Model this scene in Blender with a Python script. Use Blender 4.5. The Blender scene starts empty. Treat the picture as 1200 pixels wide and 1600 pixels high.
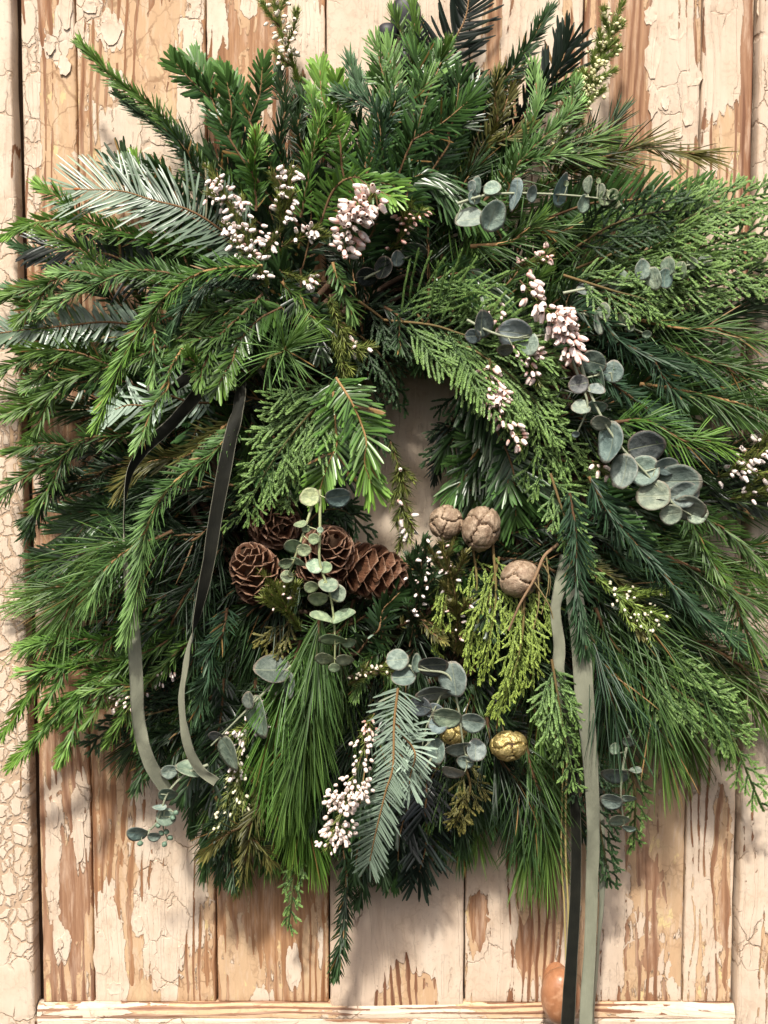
import bpy, math, random
import numpy as np
from mathutils import Vector, Matrix, Quaternion

random.seed(7)
rng = np.random.default_rng(11)
SC = bpy.context.scene
COL = SC.collection
PI = math.pi

# ------------------------------------------------------------------ camera, sky, sun, exposure
S = 0.0006                      # metres per photograph pixel on the door
DIST = 1.2
PITCH = math.radians(4.9)
FW = np.array([0.0, math.cos(PITCH), -math.sin(PITCH)])
RT = np.array([1.0, 0.0, 0.0])
UP = np.array([0.0, math.sin(PITCH), math.cos(PITCH)])
CAM = -DIST * FW
cd = bpy.data.cameras.new("camera")
cam = bpy.data.objects.new("camera", cd)
COL.objects.link(cam)
cd.sensor_fit = 'VERTICAL'
cd.sensor_height = 24
cd.lens = 24 * DIST / (1600 * S)
cd.clip_start = 0.02
cd.clip_end = 200
cam.location = CAM
cam.rotation_euler = (PI / 2 - PITCH, 0, 0)
SC.camera = cam

SUN_DIR = Vector((0.20, 1.0, -1.38)).normalized()     # the way the light travels
world = bpy.data.worlds.new("World")
SC.world = world
world.use_nodes = True
wn = world.node_tree
sky = wn.nodes.new('ShaderNodeTexSky')
sky.sky_type = 'NISHITA'
sky.air_density = 0.7
sky.dust_density = 6.0
sky.ozone_density = 0.3
sky.sun_disc = False
sky.sun_elevation = math.asin(-SUN_DIR.z)
sky.sun_rotation = math.atan2(-SUN_DIR.x, -SUN_DIR.y)
bg = wn.nodes['Background']
bg.inputs[1].default_value = 0.125
wn.links.new(sky.outputs[0], bg.inputs[0])
sd = bpy.data.lights.new("sun", 'SUN')
sd.energy = 3.95
sd.angle = math.radians(4)
sd.color = (1.0, 0.95, 0.87)
sun = bpy.data.objects.new("sun", sd)
COL.objects.link(sun)
sun.rotation_euler = SUN_DIR.to_track_quat('-Z', 'Y').to_euler()
SC.view_settings.view_transform = 'Standard'
SC.view_settings.look = 'None'
SC.view_settings.exposure = 0.3
SC.view_settings.gamma = 1
SC.cycles.max_bounces = 6
SC.cycles.diffuse_bounces = 3
SC.cycles.glossy_bounces = 3
SC.cycles.transmission_bounces = 3

# ------------------------------------------------------------------ geometry helpers
def P(px, py, d=0.0):
    """point d metres in front of the door seen at a photograph pixel"""
    px = np.asarray(px, float); py = np.asarray(py, float); d = np.asarray(d, float)
    u = (px - 600) * S / DIST; v = (800 - py) * S / DIST
    dr = FW + u[..., None] * RT + v[..., None] * UP
    t = (-d - CAM[1]) / dr[..., 1]
    return CAM + t[..., None] * dr

def PX(p):
    q = np.asarray(p, float) - CAM
    z = q @ FW
    return 600 + (q @ RT) / z * DIST / S, 800 - (q @ UP) / z * DIST / S

def pxm(d):                     # metres per pixel at depth d
    return S * (DIST - d) / DIST

def unit(a):
    return a / np.maximum(np.linalg.norm(a, axis=-1, keepdims=True), 1e-9)

def spline(pts, n):
    pts = np.asarray(pts, float)
    if len(pts) == 2:
        t = np.linspace(0, 1, n)[:, None]
        return pts[0] * (1 - t) + pts[1] * t
    p = np.vstack([2 * pts[0] - pts[1], pts, 2 * pts[-1] - pts[-2]])
    m = len(pts) - 1
    tt = np.linspace(0, m - 1e-6, n)
    i = tt.astype(int); f = (tt - i)[:, None]
    a, b, c, d = p[i], p[i + 1], p[i + 2], p[i + 3]
    return 0.5 * (2 * b + (c - a) * f + (2 * a - 5 * b + 4 * c - d) * f ** 2 + (3 * b - a - 3 * c + d) * f ** 3)

def resample(pts, step):
    seg = np.linalg.norm(np.diff(pts, axis=0), axis=1)
    s = np.concatenate([[0], np.cumsum(seg)])
    n = max(3, int(s[-1] / step) + 1)
    q = np.linspace(0, s[-1], n)
    return np.stack([np.interp(q, s, pts[:, k]) for k in range(3)], 1), s[-1]

def tangents(p):
    return unit(np.gradient(p, axis=0))

def new_mesh(name, V, F, mats, cols=None, smooth=True):
    """V (n,3); F list of (m,k) integer arrays"""
    me = bpy.data.meshes.new(name)
    V = np.ascontiguousarray(V, np.float32)
    me.vertices.add(len(V)); me.vertices.foreach_set('co', V.ravel())
    fs = [np.asarray(f, np.int32) for f in F if len(f)]
    nl = sum(f.size for f in fs); npoly = sum(len(f) for f in fs)
    me.loops.add(nl); me.polygons.add(npoly)
    me.loops.foreach_set('vertex_index', np.concatenate([f.ravel() for f in fs]))
    tot = np.concatenate([np.full(len(f), f.shape[1], np.int32) for f in fs])
    st = np.concatenate([[0], np.cumsum(tot)[:-1]]).astype(np.int32)
    me.polygons.foreach_set('loop_start', st)
    me.polygons.foreach_set('loop_total', tot)
    me.polygons.foreach_set('use_smooth', np.full(npoly, smooth))
    if cols is not None:
        c = np.ones((len(V), 4), np.float32); cc = np.asarray(cols, np.float32); c[:, :cc.shape[1]] = cc
        at = me.attributes.new('Col', 'FLOAT_COLOR', 'POINT')
        at.data.foreach_set('color', c.ravel())
    for m in (mats if isinstance(mats, (list, tuple)) else [mats]):
        me.materials.append(m)
    me.update(calc_edges=True)
    return me

def link(name, data, parent=None, loc=(0, 0, 0), kind=None, label=None, cat=None, group=None):
    o = bpy.data.objects.new(name, data)
    COL.objects.link(o)
    if parent is not None: o.parent = parent
    o.location = loc
    if kind: o['kind'] = kind
    if label: o['label'] = label
    if cat: o['category'] = cat
    if group: o['group'] = group
    return o

def thing(name, label, cat, loc, group=None):
    return link(name, None, None, loc, None, label, cat, group)

class Geo:
    """collects quads with colours"""
    def __init__(s): s.V = []; s.F = {3: [], 4: []}; s.C = []; s.n = 0
    def add(s, V, F, C):
        s.V.append(V)
        F = np.asarray(F); s.F[F.shape[1]].append(F + s.n)
        C = np.asarray(C, float)
        if C.ndim == 1: C = np.tile(C, (len(V), 1))
        s.C.append(C); s.n += len(V)
    def mesh(s, name, mat, off=None, smooth=True):
        V = np.vstack(s.V)
        if off is not None: V = V - off
        return new_mesh(name, V, [np.vstack(s.F[k]) for k in (3, 4) if s.F[k]], mat, np.vstack(s.C), smooth)

def tube(g, pts, rad, col, sides=5, cap=True):
    pts = np.asarray(pts, float); n = len(pts)
    T = tangents(pts)
    ref = np.array([0.13, -1, 0.21]); ref = ref / np.linalg.norm(ref)
    A = unit(np.cross(T, ref)); B = np.cross(T, A)
    a = np.linspace(0, 2 * PI, sides, endpoint=False)
    rad = np.broadcast_to(np.asarray(rad, float), (n,))
    V = pts[:, None] + rad[:, None, None] * (np.cos(a)[None, :, None] * A[:, None] + np.sin(a)[None, :, None] * B[:, None])
    V = V.reshape(-1, 3)
    i = np.arange(n - 1)[:, None] * sides; j = np.arange(sides)[None]; k = (j + 1) % sides
    F = np.stack([i + j, i + k, i + sides + k, i + sides + j], -1).reshape(-1, 4)
    C = np.asarray(col, float)
    if C.ndim == 2: C = np.repeat(C, sides, 0)
    g.add(V, F, C)

def ellipsoid(g, c, axis, length, rad, col, sides=6, rings=5):
    t = np.linspace(0, 1, rings)
    pts = np.asarray(c) + np.outer((t - .5) * length, axis)
    tube(g, pts, rad * np.maximum(np.sin(PI * (0.06 + 0.88 * t)) ** .8, .05), col, sides)

def blades(g, O, D, Nn, L, W, bend, col, ts=(0, .3, .72, 1), prof=(.55, 1, .85, .18), fold=.35):
    """needles: O origins, D directions, Nn facing, L lengths, W half widths, bend (n,3) displacement at the tip"""
    n = len(O)
    if n == 0: return
    D = unit(D); side = unit(np.cross(D, Nn)); Nn = np.cross(side, D)
    K = len(ts); ts = np.asarray(ts); prof = np.asarray(prof)
    c = O[:, None] + D[:, None] * (L[:, None] * ts)[..., None] + bend[:, None] * (ts ** 2)[None, :, None]
    hw = W[:, None] * prof
    sd_ = side[:, None] * hw[..., None]
    dn = Nn[:, None] * (hw * fold)[..., None]
    V = np.stack([c + sd_ - dn, c, c - sd_ - dn], 2).reshape(-1, 3)      # n,K,3,3
    b = (np.arange(n)[:, None] * K + np.arange(K - 1)[None]) * 3
    b = b.ravel()
    F = np.vstack([np.stack([b, b + 3, b + 4, b + 1], 1), np.stack([b + 1, b + 4, b + 5, b + 2], 1)])
    mul = np.outer(np.interp(ts, [0, .4, 1], [.72, .95, 1.28]), np.array([.84, 1.22, .84])).ravel()     # paler midrib and tip
    CC = np.repeat(col, K * 3, 0); CC[:, :3] *= np.tile(mul, n)[:, None]
    g.add(V, F, CC)

# ------------------------------------------------------------------ node helpers
class NT:
    def __init__(s, name):
        s.m = bpy.data.materials.new(name); s.m.use_nodes = True
        s.t = s.m.node_tree; s.bsdf = s.t.nodes['Principled BSDF']; s.out = s.t.nodes['Material Output']
    def new(s, typ, **kw):
        n = s.t.nodes.new('ShaderNode' + typ)
        for k, v in kw.items(): setattr(n, k, v)
        return n
    def put(s, sock, v):
        if hasattr(v, 'is_output'): s.t.links.new(v, sock)
        elif isinstance(v, (tuple, list)) and len(v) == 3 and sock.type == 'RGBA': sock.default_value = (*v, 1)
        else: sock.default_value = v
    def math(s, op, a, b=0.0, c=0.0, clamp=False):
        n = s.new('Math', operation=op); n.use_clamp = clamp
        s.put(n.inputs[0], a); s.put(n.inputs[1], b)
        if len(n.inputs) > 2: s.put(n.inputs[2], c)
        return n.outputs[0]
    def vmath(s, op, a, b=(0, 0, 0)):
        n = s.new('VectorMath', operation=op); s.put(n.inputs[0], a); s.put(n.inputs[1], b)
        return n.outputs[0]
    def step(s, v, lo, hi):
        n = s.new('MapRange', interpolation_type='SMOOTHSTEP')
        s.put(n.inputs[0], v); s.put(n.inputs[1], lo); s.put(n.inputs[2], hi)
        return n.outputs[0]
    def mix(s, f, a, b, blend='MIX'):
        n = s.new('Mix', data_type='RGBA', blend_type=blend)
        s.put(n.inputs[0], f); s.put(n.inputs[6], a); s.put(n.inputs[7], b)
        return n.outputs[2]
    def noise(s, vec, scale, detail=4, rough=.55, dist=0.0, color=False):
        n = s.new('TexNoise'); s.put(n.inputs['Vector'], vec)
        n.inputs['Scale'].default_value = scale; n.inputs['Detail'].default_value = detail
        n.inputs['Roughness'].default_value = rough; n.inputs['Distortion'].default_value = dist
        return n.outputs['Color' if color else 'Fac']
    def voro(s, vec, scale, feature='F1', out='Distance', rnd=1.0):
        n = s.new('TexVoronoi', feature=feature); s.put(n.inputs['Vector'], vec)
        n.inputs['Scale'].default_value = scale; n.inputs['Randomness'].default_value = rnd
        return n.outputs[out]
    def attr(s, name, out='Color'):
        n = s.new('Attribute', attribute_name=name); return n.outputs[out]
    def sep(s, v):
        n = s.new('SeparateXYZ'); s.put(n.inputs[0], v); return n.outputs
    def comb(s, x, y, z):
        n = s.new('CombineXYZ'); s.put(n.inputs[0], x); s.put(n.inputs[1], y); s.put(n.inputs[2], z); return n.outputs[0]
    def bump(s, h, dist, strength=1.0):
        n = s.new('Bump'); s.put(n.inputs['Height'], h); n.inputs['Distance'].default_value = dist
        n.inputs['Strength'].default_value = strength; s.t.links.new(n.outputs[0], s.bsdf.inputs['Normal'])
    def base(s, col, rough=.6, spec=.5):
        s.put(s.bsdf.inputs['Base Color'], col); s.put(s.bsdf.inputs['Roughness'], rough)
        s.put(s.bsdf.inputs['Specular IOR Level'], spec)
        return s.m

def needle_mat(name, rough, under=None, trans=.12, spec=.5):
    k = NT(name)
    c = k.attr('Col')
    if under is not None:       # pale stomatal bands on the lower face of the needle
        geo = k.new('NewGeometry')
        a = k.math('MULTIPLY', geo.outputs['Backfacing'], k.attr('Col', 'Alpha'))
        c = k.mix(a, c, under)
    k.base(c, rough, spec)
    tr = k.new('BsdfTranslucent'); k.put(tr.inputs[0], k.mix(1.0, c, (1.5, 1.6, .7), 'MULTIPLY'))
    mx = k.new('MixShader'); mx.inputs[0].default_value = trans
    k.t.links.new(k.bsdf.outputs[0], mx.inputs[1]); k.t.links.new(tr.outputs[0], mx.inputs[2])
    k.t.links.new(mx.outputs[0], k.out.inputs[0])
    return k.m

M = {}
M['spruce'] = needle_mat('spruce_needle', .46, spec=.35)
M['fir'] = needle_mat('fir_needle', .30, (.33, .44, .34), .08, .45)
M['pine'] = needle_mat('pine_needle', .42, spec=.35)
M['cedar'] = needle_mat('cedar_scale_leaf', .5, spec=.3)
M['heath'] = needle_mat('heath_leaf', .45)
k = NT('twig_bark'); c = k.attr('Col')
tc = k.new('TexCoord').outputs['Object']
c = k.mix(k.noise(tc, 900, 3), k.mix(1, c, (.55, .5, .45), 'MULTIPLY'), c)
M['bark'] = k.base(c, .75, .3)
# ------------------------------------------------------------------ the door: peeling paint over pine boards
def make_paint(name='peeling_paint', horiz=False):
    k = NT(name)
    wear = k.attr('wear'); sp = k.new('SeparateColor'); k.put(sp.inputs[0], wear)
    cov, und, tone = sp.outputs[0], sp.outputs[1], sp.outputs[2]
    crk = k.attr('wear', 'Alpha')
    rnd = k.new('ObjectInfo').outputs['Random']
    geo = k.new('NewGeometry').outputs['Position']
    off = k.comb(k.math('MULTIPLY', rnd, 7.3), 0.0, k.math('MULTIPLY', rnd, 3.1))
    p = k.vmath('ADD', geo, off)
    x, y, z = k.sep(p)
    if horiz: x, z = k.math('ADD', z, k.math('MULTIPLY', y, .7)), x; p = k.comb(x, y, z)
    ps = k.comb(x, y, k.math('MULTIPLY', z, .16))              # stretched along the grain
    # grain
    wob = k.noise(k.comb(k.math('MULTIPLY', x, 1.0), y, k.math('MULTIPLY', z, .22)), 14, 3, .55)
    wob2 = k.noise(ps, 60, 3, .5)
    gx = k.math('ADD', x, k.math('ADD', k.math('MULTIPLY', wob, .045), k.math('MULTIPLY', wob2, .006)))
    s1 = k.math('SINE', k.math('MULTIPLY', gx, 760))
    fr = k.math('MULTIPLY_ADD', s1, .5, .5)
    late = k.math('POWER', fr, 2.2)                            # dark late wood lines
    lmod = k.noise(ps, 22, 3, .6)
    late = k.math('MULTIPLY', late, k.step(lmod, .32, .62))
    fib = k.noise(k.comb(k.math('MULTIPLY', x, 9.0), y, k.math('MULTIPLY', z, .25)), 150, 3, .6)
    wa = k.mix(tone, (.52, .30, .155), (.44, .265, .165))
    wb = k.mix(tone, (.27, .120, .052), (.19, .085, .052))
    wood = k.mix(k.math('MULTIPLY', late, .85), wa, wb)
    wood = k.mix(k.step(k.noise(ps, 9, 3, .5), .42, .68), wood, k.mix(1, wood, (.78, .66, .56), 'MULTIPLY'))
    wood = k.mix(k.math('MULTIPLY', k.step(fib, .35, .7), .55), wood, k.mix(1, wood, (.62, .55, .48), 'MULTIPLY'))
    gx2 = k.math('ADD', x, k.math('ADD', k.math('MULTIPLY', wob, .03), k.math('MULTIPLY', wob2, .010)))
    fine = k.math('MULTIPLY_ADD', k.math('SINE', k.math('MULTIPLY', gx2, 1750)), .5, .5)
    wood = k.mix(k.math('MULTIPLY', fine, k.math('MULTIPLY', k.step(k.noise(ps, 30, 4, .6), .40, .62), .55)), wood, k.mix(1, wood, (.58, .50, .44), 'MULTIPLY'))
    wash = k.math('MULTIPLY', k.step(k.noise(k.comb(k.math('MULTIPLY', x, 2.2), y, k.math('MULTIPLY', z, .35)), 48, 6, .7), .46, .66), k.math('SUBTRACT', 1.0, k.math('MULTIPLY', late, .8)))
    wood = k.mix(k.math('MULTIPLY', wash, .55), wood, (.66, .49, .36))
    # chips come off as angular cells with ragged edges
    jit = k.noise(p, 120, 4, .6, color=True)
    pj = k.vmath('ADD', p, k.vmath('SCALE', k.vmath('SUBTRACT', jit, (.5, .5, .5))))
    pj.node.inputs[1].default_value = (0, 0, 0)
    n = [q for q in k.t.nodes if q.type == 'VECT_MATH' and q.operation == 'SCALE'][0]
    n.inputs['Scale'].default_value = .010
    k.t.links.new(n.outputs[0], pj.node.inputs[1])
    xj, yj, zj = k.sep(pj)
    pc = k.comb(xj, 0.0, k.math('MULTIPLY', zj, .62))
    cell = k.sep(k.voro(pc, 62, 'F1', 'Color'))[0]
    cellb = k.sep(k.voro(pc, 34, 'F1', 'Color'))[1]
    pcs = k.comb(x, 0.0, k.math('MULTIPLY', z, .3))
    f1 = k.noise(pcs, 26, 6, .62)
    f2 = k.noise(pcs, 90, 5, .65)
    fld = k.math('ADD', k.math('MULTIPLY', k.math('SUBTRACT', f1, .5), 1.5), k.math('MULTIPLY', k.math('SUBTRACT', f2, .5), .55))
    fld = k.math('ADD', fld, k.math('MULTIPLY', k.math('SUBTRACT', cell, .5), .28))
    fld = k.math('ADD', fld, k.math('MULTIPLY', k.math('SUBTRACT', cellb, .5), .22))
    fld = k.math('ADD', fld, k.math('MULTIPLY', k.math('SUBTRACT', .35, late), .34))
    top = k.step(k.math('ADD', cov, fld), .49, .515)
    f3 = k.noise(pcs, 38, 5, .62)
    fu = k.math('ADD', k.math('MULTIPLY', k.math('SUBTRACT', f3, .5), 1.6), k.math('MULTIPLY', k.math('SUBTRACT', .3, late), .75))
    fu = k.math('ADD', fu, k.math('MULTIPLY', k.math('SUBTRACT', cell, .5), .3))
    sub = k.step(k.math('ADD', und, fu), .48, .53)
    # crackle
    ed = k.voro(pc, 46, 'DISTANCE_TO_EDGE', 'Distance')
    ed2 = k.voro(k.comb(xj, 0.0, k.math('MULTIPLY', zj, .8)), 66, 'DISTANCE_TO_EDGE', 'Distance')
    cm = k.math('ADD', crk, k.math('MULTIPLY', k.math('SUBTRACT', k.noise(p, 18, 3, .5), .5), 1.3))
    c1 = k.math('MULTIPLY', k.math('SUBTRACT', 1.0, k.step(ed, .006, .03)), k.step(cm, .30, .55))
    c2 = k.math('MULTIPLY', k.math('SUBTRACT', 1.0, k.step(ed2, .035, .085)), k.step(cm, .55, .85))
    ed3 = k.voro(k.comb(xj, 0.0, k.math('MULTIPLY', zj, .7)), 150, 'DISTANCE_TO_EDGE', 'Distance')
    c3 = k.math('MULTIPLY', k.math('SUBTRACT', 1.0, k.step(ed3, .03, .10)), k.step(k.noise(p, 30, 4, .6), .46, .62))
    crack = k.math('MAXIMUM', c1, c2)
    # coats
    mot = k.noise(p, 30, 5, .6)
    paint = k.mix(k.step(mot, .35, .7), (.75, .625, .49), (.68, .54, .40))
    paint = k.mix(k.step(k.noise(ps, 18, 4, .6), .5, .75), paint, (.75, .645, .52))
    paint = k.mix(k.math('MULTIPLY', k.math('MULTIPLY', tone, .75), k.step(k.noise(ps, 14, 5, .65), .30, .62)), paint, (.60, .455, .335))
    spk = k.math('MULTIPLY', k.step(k.noise(p, 260, 5, .68), .53, .68), k.step(k.noise(p, 24, 3, .5), .38, .60))
    paint = k.mix(k.math('MULTIPLY', spk, .50), paint, (.42, .32, .245))
    coat = k.mix(k.step(k.noise(pcs, 20, 4, .6), .4, .62), (.58, .385, .225), (.60, .415, .25))
    coat = k.mix(k.step(k.noise(pcs, 55, 5, .6), .55, .68), coat, (.62, .47, .28))
    coat = k.mix(k.math('MULTIPLY', k.step(k.noise(pcs, 120, 5, .7), .48, .66), .45), coat, (.50, .32, .19))
    coat = k.mix(k.math('MULTIPLY', k.step(k.noise(k.comb(k.math('MULTIPLY', x, 2), y, k.math('MULTIPLY', z, .3)), 70, 4, .7), .5, .64), .5), coat, (.68, .53, .385))
    yel = k.step(k.noise(k.comb(x, y, k.math('MULTIPLY', z, .5)), 52, 4, .65), .60, .64)
    coat = k.mix(k.math('MULTIPLY', yel, .8), coat, (.72, .57, .28))
    col = k.mix(sub, wood, coat)
    col = k.mix(k.math('MULTIPLY', k.math('MULTIPLY', c1, sub), .6), col, (.25, .13, .06))
    col = k.mix(k.math('MULTIPLY', k.math('MULTIPLY', c3, sub), .35), col, (.30, .17, .09))
    paint = k.mix(k.math('MULTIPLY', c3, .28), paint, (.45, .32, .22))
    grime = k.math('MULTIPLY', k.step(k.math('ADD', cov, fld), .445, .49), k.math('SUBTRACT', 1.0, top))
    col = k.mix(k.math('MULTIPLY', grime, .55), col, (.22, .125, .07))
    col = k.mix(top, col, paint)
    ckc = k.mix(tone, (.50, .34, .21), (.28, .18, .12))
    col = k.mix(k.math('MULTIPLY', k.math('MULTIPLY', crack, top), .7), col, ckc)
    dirt = k.step(k.noise(ps, 45, 5, .65), .56, .8)
    col = k.mix(k.math('MULTIPLY', dirt, .35), col, k.mix(1, col, (.55, .45, .38), 'MULTIPLY'))
    h = k.math('ADD', k.math('MULTIPLY', top, 1.0), k.math('MULTIPLY', sub, .45))
    h = k.math('SUBTRACT', h, k.math('MULTIPLY', k.math('MULTIPLY', crack, top), .9))
    h = k.math('ADD', h, k.math('MULTIPLY', k.math('ADD', late, k.math('MULTIPLY', fib, .5)), .35))
    h = k.math('ADD', h, k.math('MULTIPLY', f2, .25))
    k.bump(h, .0015, .85)
    return k.base(col, k.math('SUBTRACT', .72, k.math('MULTIPLY', top, .2)), .35)
M['paint'] = make_paint()
M['paint_rail'] = make_paint('peeling_paint_rail', True)
k = NT('dark_gap'); M['gap'] = k.base((.045, .028, .018), .9, .1)

# blobs: (px, py, rx, ry, amount) added to the base coverage
def field(px, py, base, blobs):
    f = np.full(px.shape, float(base))
    for (cx, cy, rx, ry, a) in blobs:
        r = ((px - cx) / rx) ** 2 + ((py - cy) / ry) ** 2
        f += a * np.exp(-r ** 2 * .7)
    return f

door = thing('door', 'old wooden door of pine boards with flaking cream paint behind the wreath', 'door', (0, 0, 0))

def board(name, x0, x1, z0, z1, y, thick, cov, und, tone, crk, bev=.0022, horiz=False, tw=0.0):
    """a board with eased edges; front at -y"""
    nx = max(4, int((x1 - x0) / .005)); nz = max(4, int((z1 - z0) / .006))
    xs = np.concatenate([[x0, x0, x0 + bev * .3], np.linspace(x0 + bev, x1 - bev, nx), [x1 - bev * .3, x1, x1]])
    ys = np.concatenate([[thick, bev, bev * .3], np.zeros(nx), [bev * .3, bev, thick]])
    zs = np.concatenate([[z0, z0 + bev * .3], np.linspace(z0 + bev, z1 - bev, nz), [z1 - bev * .3, z1]])
    zin = np.concatenate([[bev, bev * .3], np.zeros(nz), [bev * .3, bev]])
    X, Z = np.meshgrid(xs, zs)
    Y = np.maximum(ys[None, :], zin[:, None]) - y
    # hand planed, slightly uneven face and edges
    wob = .0005 * np.sin(X * 37 + Z * 9 + x0 * 50) + .0004 * np.sin(Z * 31 + x0 * 90)
    Y = Y + np.where(ys[None, :] < thick, wob, 0)
    edge = (np.arange(len(xs)) < 3)[None] * 1.0 - (np.arange(len(xs)) >= len(xs) - 3)[None] * 1.0
    if not horiz:
        rg = np.random.default_rng(int(abs(x0) * 9999) + 3)
        chip = np.interp(zs, np.linspace(z0, z1, 60), rg.normal(0, .00035, 60))[:, None]
        X = X + edge * np.abs(chip) 
    V = np.stack([X, Y, Z], -1).reshape(-1, 3)
    n1, n2 = len(zs), len(xs)
    i = np.arange(n1 - 1)[:, None] * n2 + np.arange(n2 - 1)[None]
    i = i.ravel()
    F = np.stack([i, i + 1, i + n2 + 1, i + n2], 1)
    me = new_mesh(name, V, [F], M['paint_rail' if horiz else 'paint'])
    px, py = PX(V)
    W = np.ones((len(V), 4), np.float32)
    W[:, 0] = field(px, py, *cov); W[:, 1] = field(px, py, *und); W[:, 2] = np.clip(field(px, py, *tone), 0, 1)
    W[:, 3] = field(px, py, *crk)
    at = me.attributes.new('wear', 'FLOAT_COLOR', 'POINT'); at.data.foreach_set('color', W.ravel())
    return link(name, me, door)

def bx(px): return float(P(px, 1560.0)[0])
ZT = .80; ZB = float(P(600, 1563.0)[2])
jn = [67, 148, 339, 515, 725, 893, 1066, 1143]
xs_ = [bx(j) for j in jn]
G = .0006
cov = [
 (.12, [(48, 120, 14, 260, .8), (102, 30, 16, 50, .9), (79, 75, 12, 16, .9), (88, 1330, 15, 130, .55), (126, 1290, 16, 90, .75), (60, 900, 30, 300, .3), (95, 1475, 14, 30, .5)]),
 (.10, [(140, 8, 22, 22, .9), (172, 50, 22, 28, .95), (165, 32, 8, 10, .6), (125, 55, 16, 28, .8), (195, 215, 30, 52, 1.0), (248, 210, 18, 25, .9), (182, 130, 16, 24, .5),
        (303, 150, 20, 200, .75), (290, 280, 30, 70, .5), (168, 1480, 26, 90, .9), (180, 1545, 26, 24, .7), (250, 1330, 42, 190, .75), (262, 1510, 20, 60, .6), (305, 1300, 28, 220, .35), (215, 1440, 8, 20, .7)]),
 (.05, [(335, 40, 22, 80, .75), (390, 8, 12, 20, .7), (460, 180, 70, 90, .3), (476, 40, 28, 60, .7), (459, 1510, 11, 32, .95), (412, 1560, 16, 14, .7), (330, 300, 30, 120, .5), (500, 1440, 8, 90, .3)]),
 (.95, [(630, 1552, 24, 50, -1.0), (668, 1556, 18, 36, -.95), (592, 1566, 12, 22, -.9), (605, 90, 30, 12, -.3), (690, 20, 22, 30, -.3), (665, 700, 40, 200, .1)]),
 (.55, [(748, 1440, 16, 50, -.6), (822, 1480, 18, 40, -.7), (860, 1400, 14, 220, -.45), (845, 40, 40, 60, .3), (790, 1500, 40, 80, .3), (772, 60, 14, 120, -.5), (885, 60, 12, 120, -.5), (700, 150, 40, 60, -.4), (860, 1540, 30, 30, .2)]),
 (.22, [(985, 120, 26, 260, -.6), (1050, 110, 46, 110, .62), (1030, 100, 22, 90, .25), (1082, 170, 16, 60, .4), (945, 60, 18, 90, .45), (935, 150, 14, 50, .4), (1085, 1350, 20, 120, .3), (950, 1480, 22, 110, .4), (965, 1380, 16, 100, .35), (1090, 1480, 26, 80, .3)]),
 (.62, [(1135, 60, 30, 130, .45), (1135, 205, 26, 45, -.45), (1168, 150, 10, 280, -.9), (1105, 1350, 30, 120, .05), (1128, 1400, 12, 200, -.5)]),
]
und = [
 (.25, [(90, 180, 26, 120, .55), (55, 1200, 20, 100, .2), (139, 1480, 8, 60, .9), (93, 1478, 8, 24, .5)]),
 (.45, [(200, 180, 50, 150, .35), (270, 120, 30, 120, .3), (240, 1558, 60, 16, .8), (170, 1350, 24, 100, -.2), (290, 1420, 30, 180, .1)]),
 (.15, [(370, 1480, 24, 100, .45), (392, 1530, 20, 60, .5), (490, 1500, 20, 80, .4), (450, 60, 30, 90, .2)]),
 (.6, []),
 (.75, [(748, 1440, 16, 50, -.7), (822, 1480, 18, 40, -.8), (860, 1400, 14, 220, -.45), (772, 60, 14, 120, -.6)]),
 (.55, [(985, 120, 26, 260, -.7), (1050, 150, 60, 200, .2), (1010, 1380, 45, 200, -.12), (1060, 1430, 20, 120, .35), (1085, 1450, 30, 120, .3)]),
 (.8, [(1165, 150, 12, 300, -.8), (1128, 1400, 12, 200, -.4)]),
]
tone = [(.35, [(100, 1480, 60, 300, .55)]), (.15, [(270, 200, 40, 200, .5)]), (.0, [(420, 60, 90, 200, .3)]), (.35, [(620, 1400, 150, 260, .6)]), (.3, [(800, 1400, 120, 250, .3)]), (.55, [(1010, 1380, 60, 200, .35)]), (.6, [(1168, 150, 14, 280, .4)])]
crk = [(.35, [(80, 200, 50, 200, .3)]), (.4, [(220, 120, 90, 180, .2)]), (.2, []), (.22, []), (.2, []), (.25, []), (.3, [])]
ydep = [0, 0, .0006, .0035, .0008, .0002, .0004]
for i in range(7):
    zb = ZB - (.006 if i == 3 else .002)
    board('plank', xs_[i] + G, xs_[i + 1] - G, zb, ZT - .06, ydep[i], .012, cov[i], und[i], tone[i], crk[i])
# stiles and rails of the door frame stand proud of the planks
SY = .010
xl, xr = bx(59), bx(1147)
board('stile', xl - .16, xl, -.95, ZT, SY, .03, (.93, [(45, 650, 30, 120, -.35), (30, 850, 40, 260, -.3), (20, 1300, 40, 150, -.12)]), (.9, []), (.1, []), (.75, [(10, 100, 60, 330, -.45), (30, 900, 60, 350, .25), (25, 1330, 50, 120, .3), (20, 1530, 60, 60, -.4)]), .003)
board('stile', xr, xr + .16, -.95, ZT, SY, .03, (.88, [(1192, 230, 12, 40, -.4), (1196, 1500, 14, 80, -.4)]), (.7, []), (.5, []), (.42, []), .003)
board('rail', xl + .0004, xr - .0004, -.95, ZB - .013, SY - .0006, .03, (1.0, [(580, 1595, 80, 14, -.6), (985, 1585, 14, 10, -.6), (100, 1590, 60, 10, -.3)]), (.55, []), (.45, []), (.4, []), .003, True)
board('rail', xl + .0004, xr - .0004, ZT - .06, ZT, SY - .0006, .03, (.8, []), (.6, []), (.4, []), (.35, []), .003, True)
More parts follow.
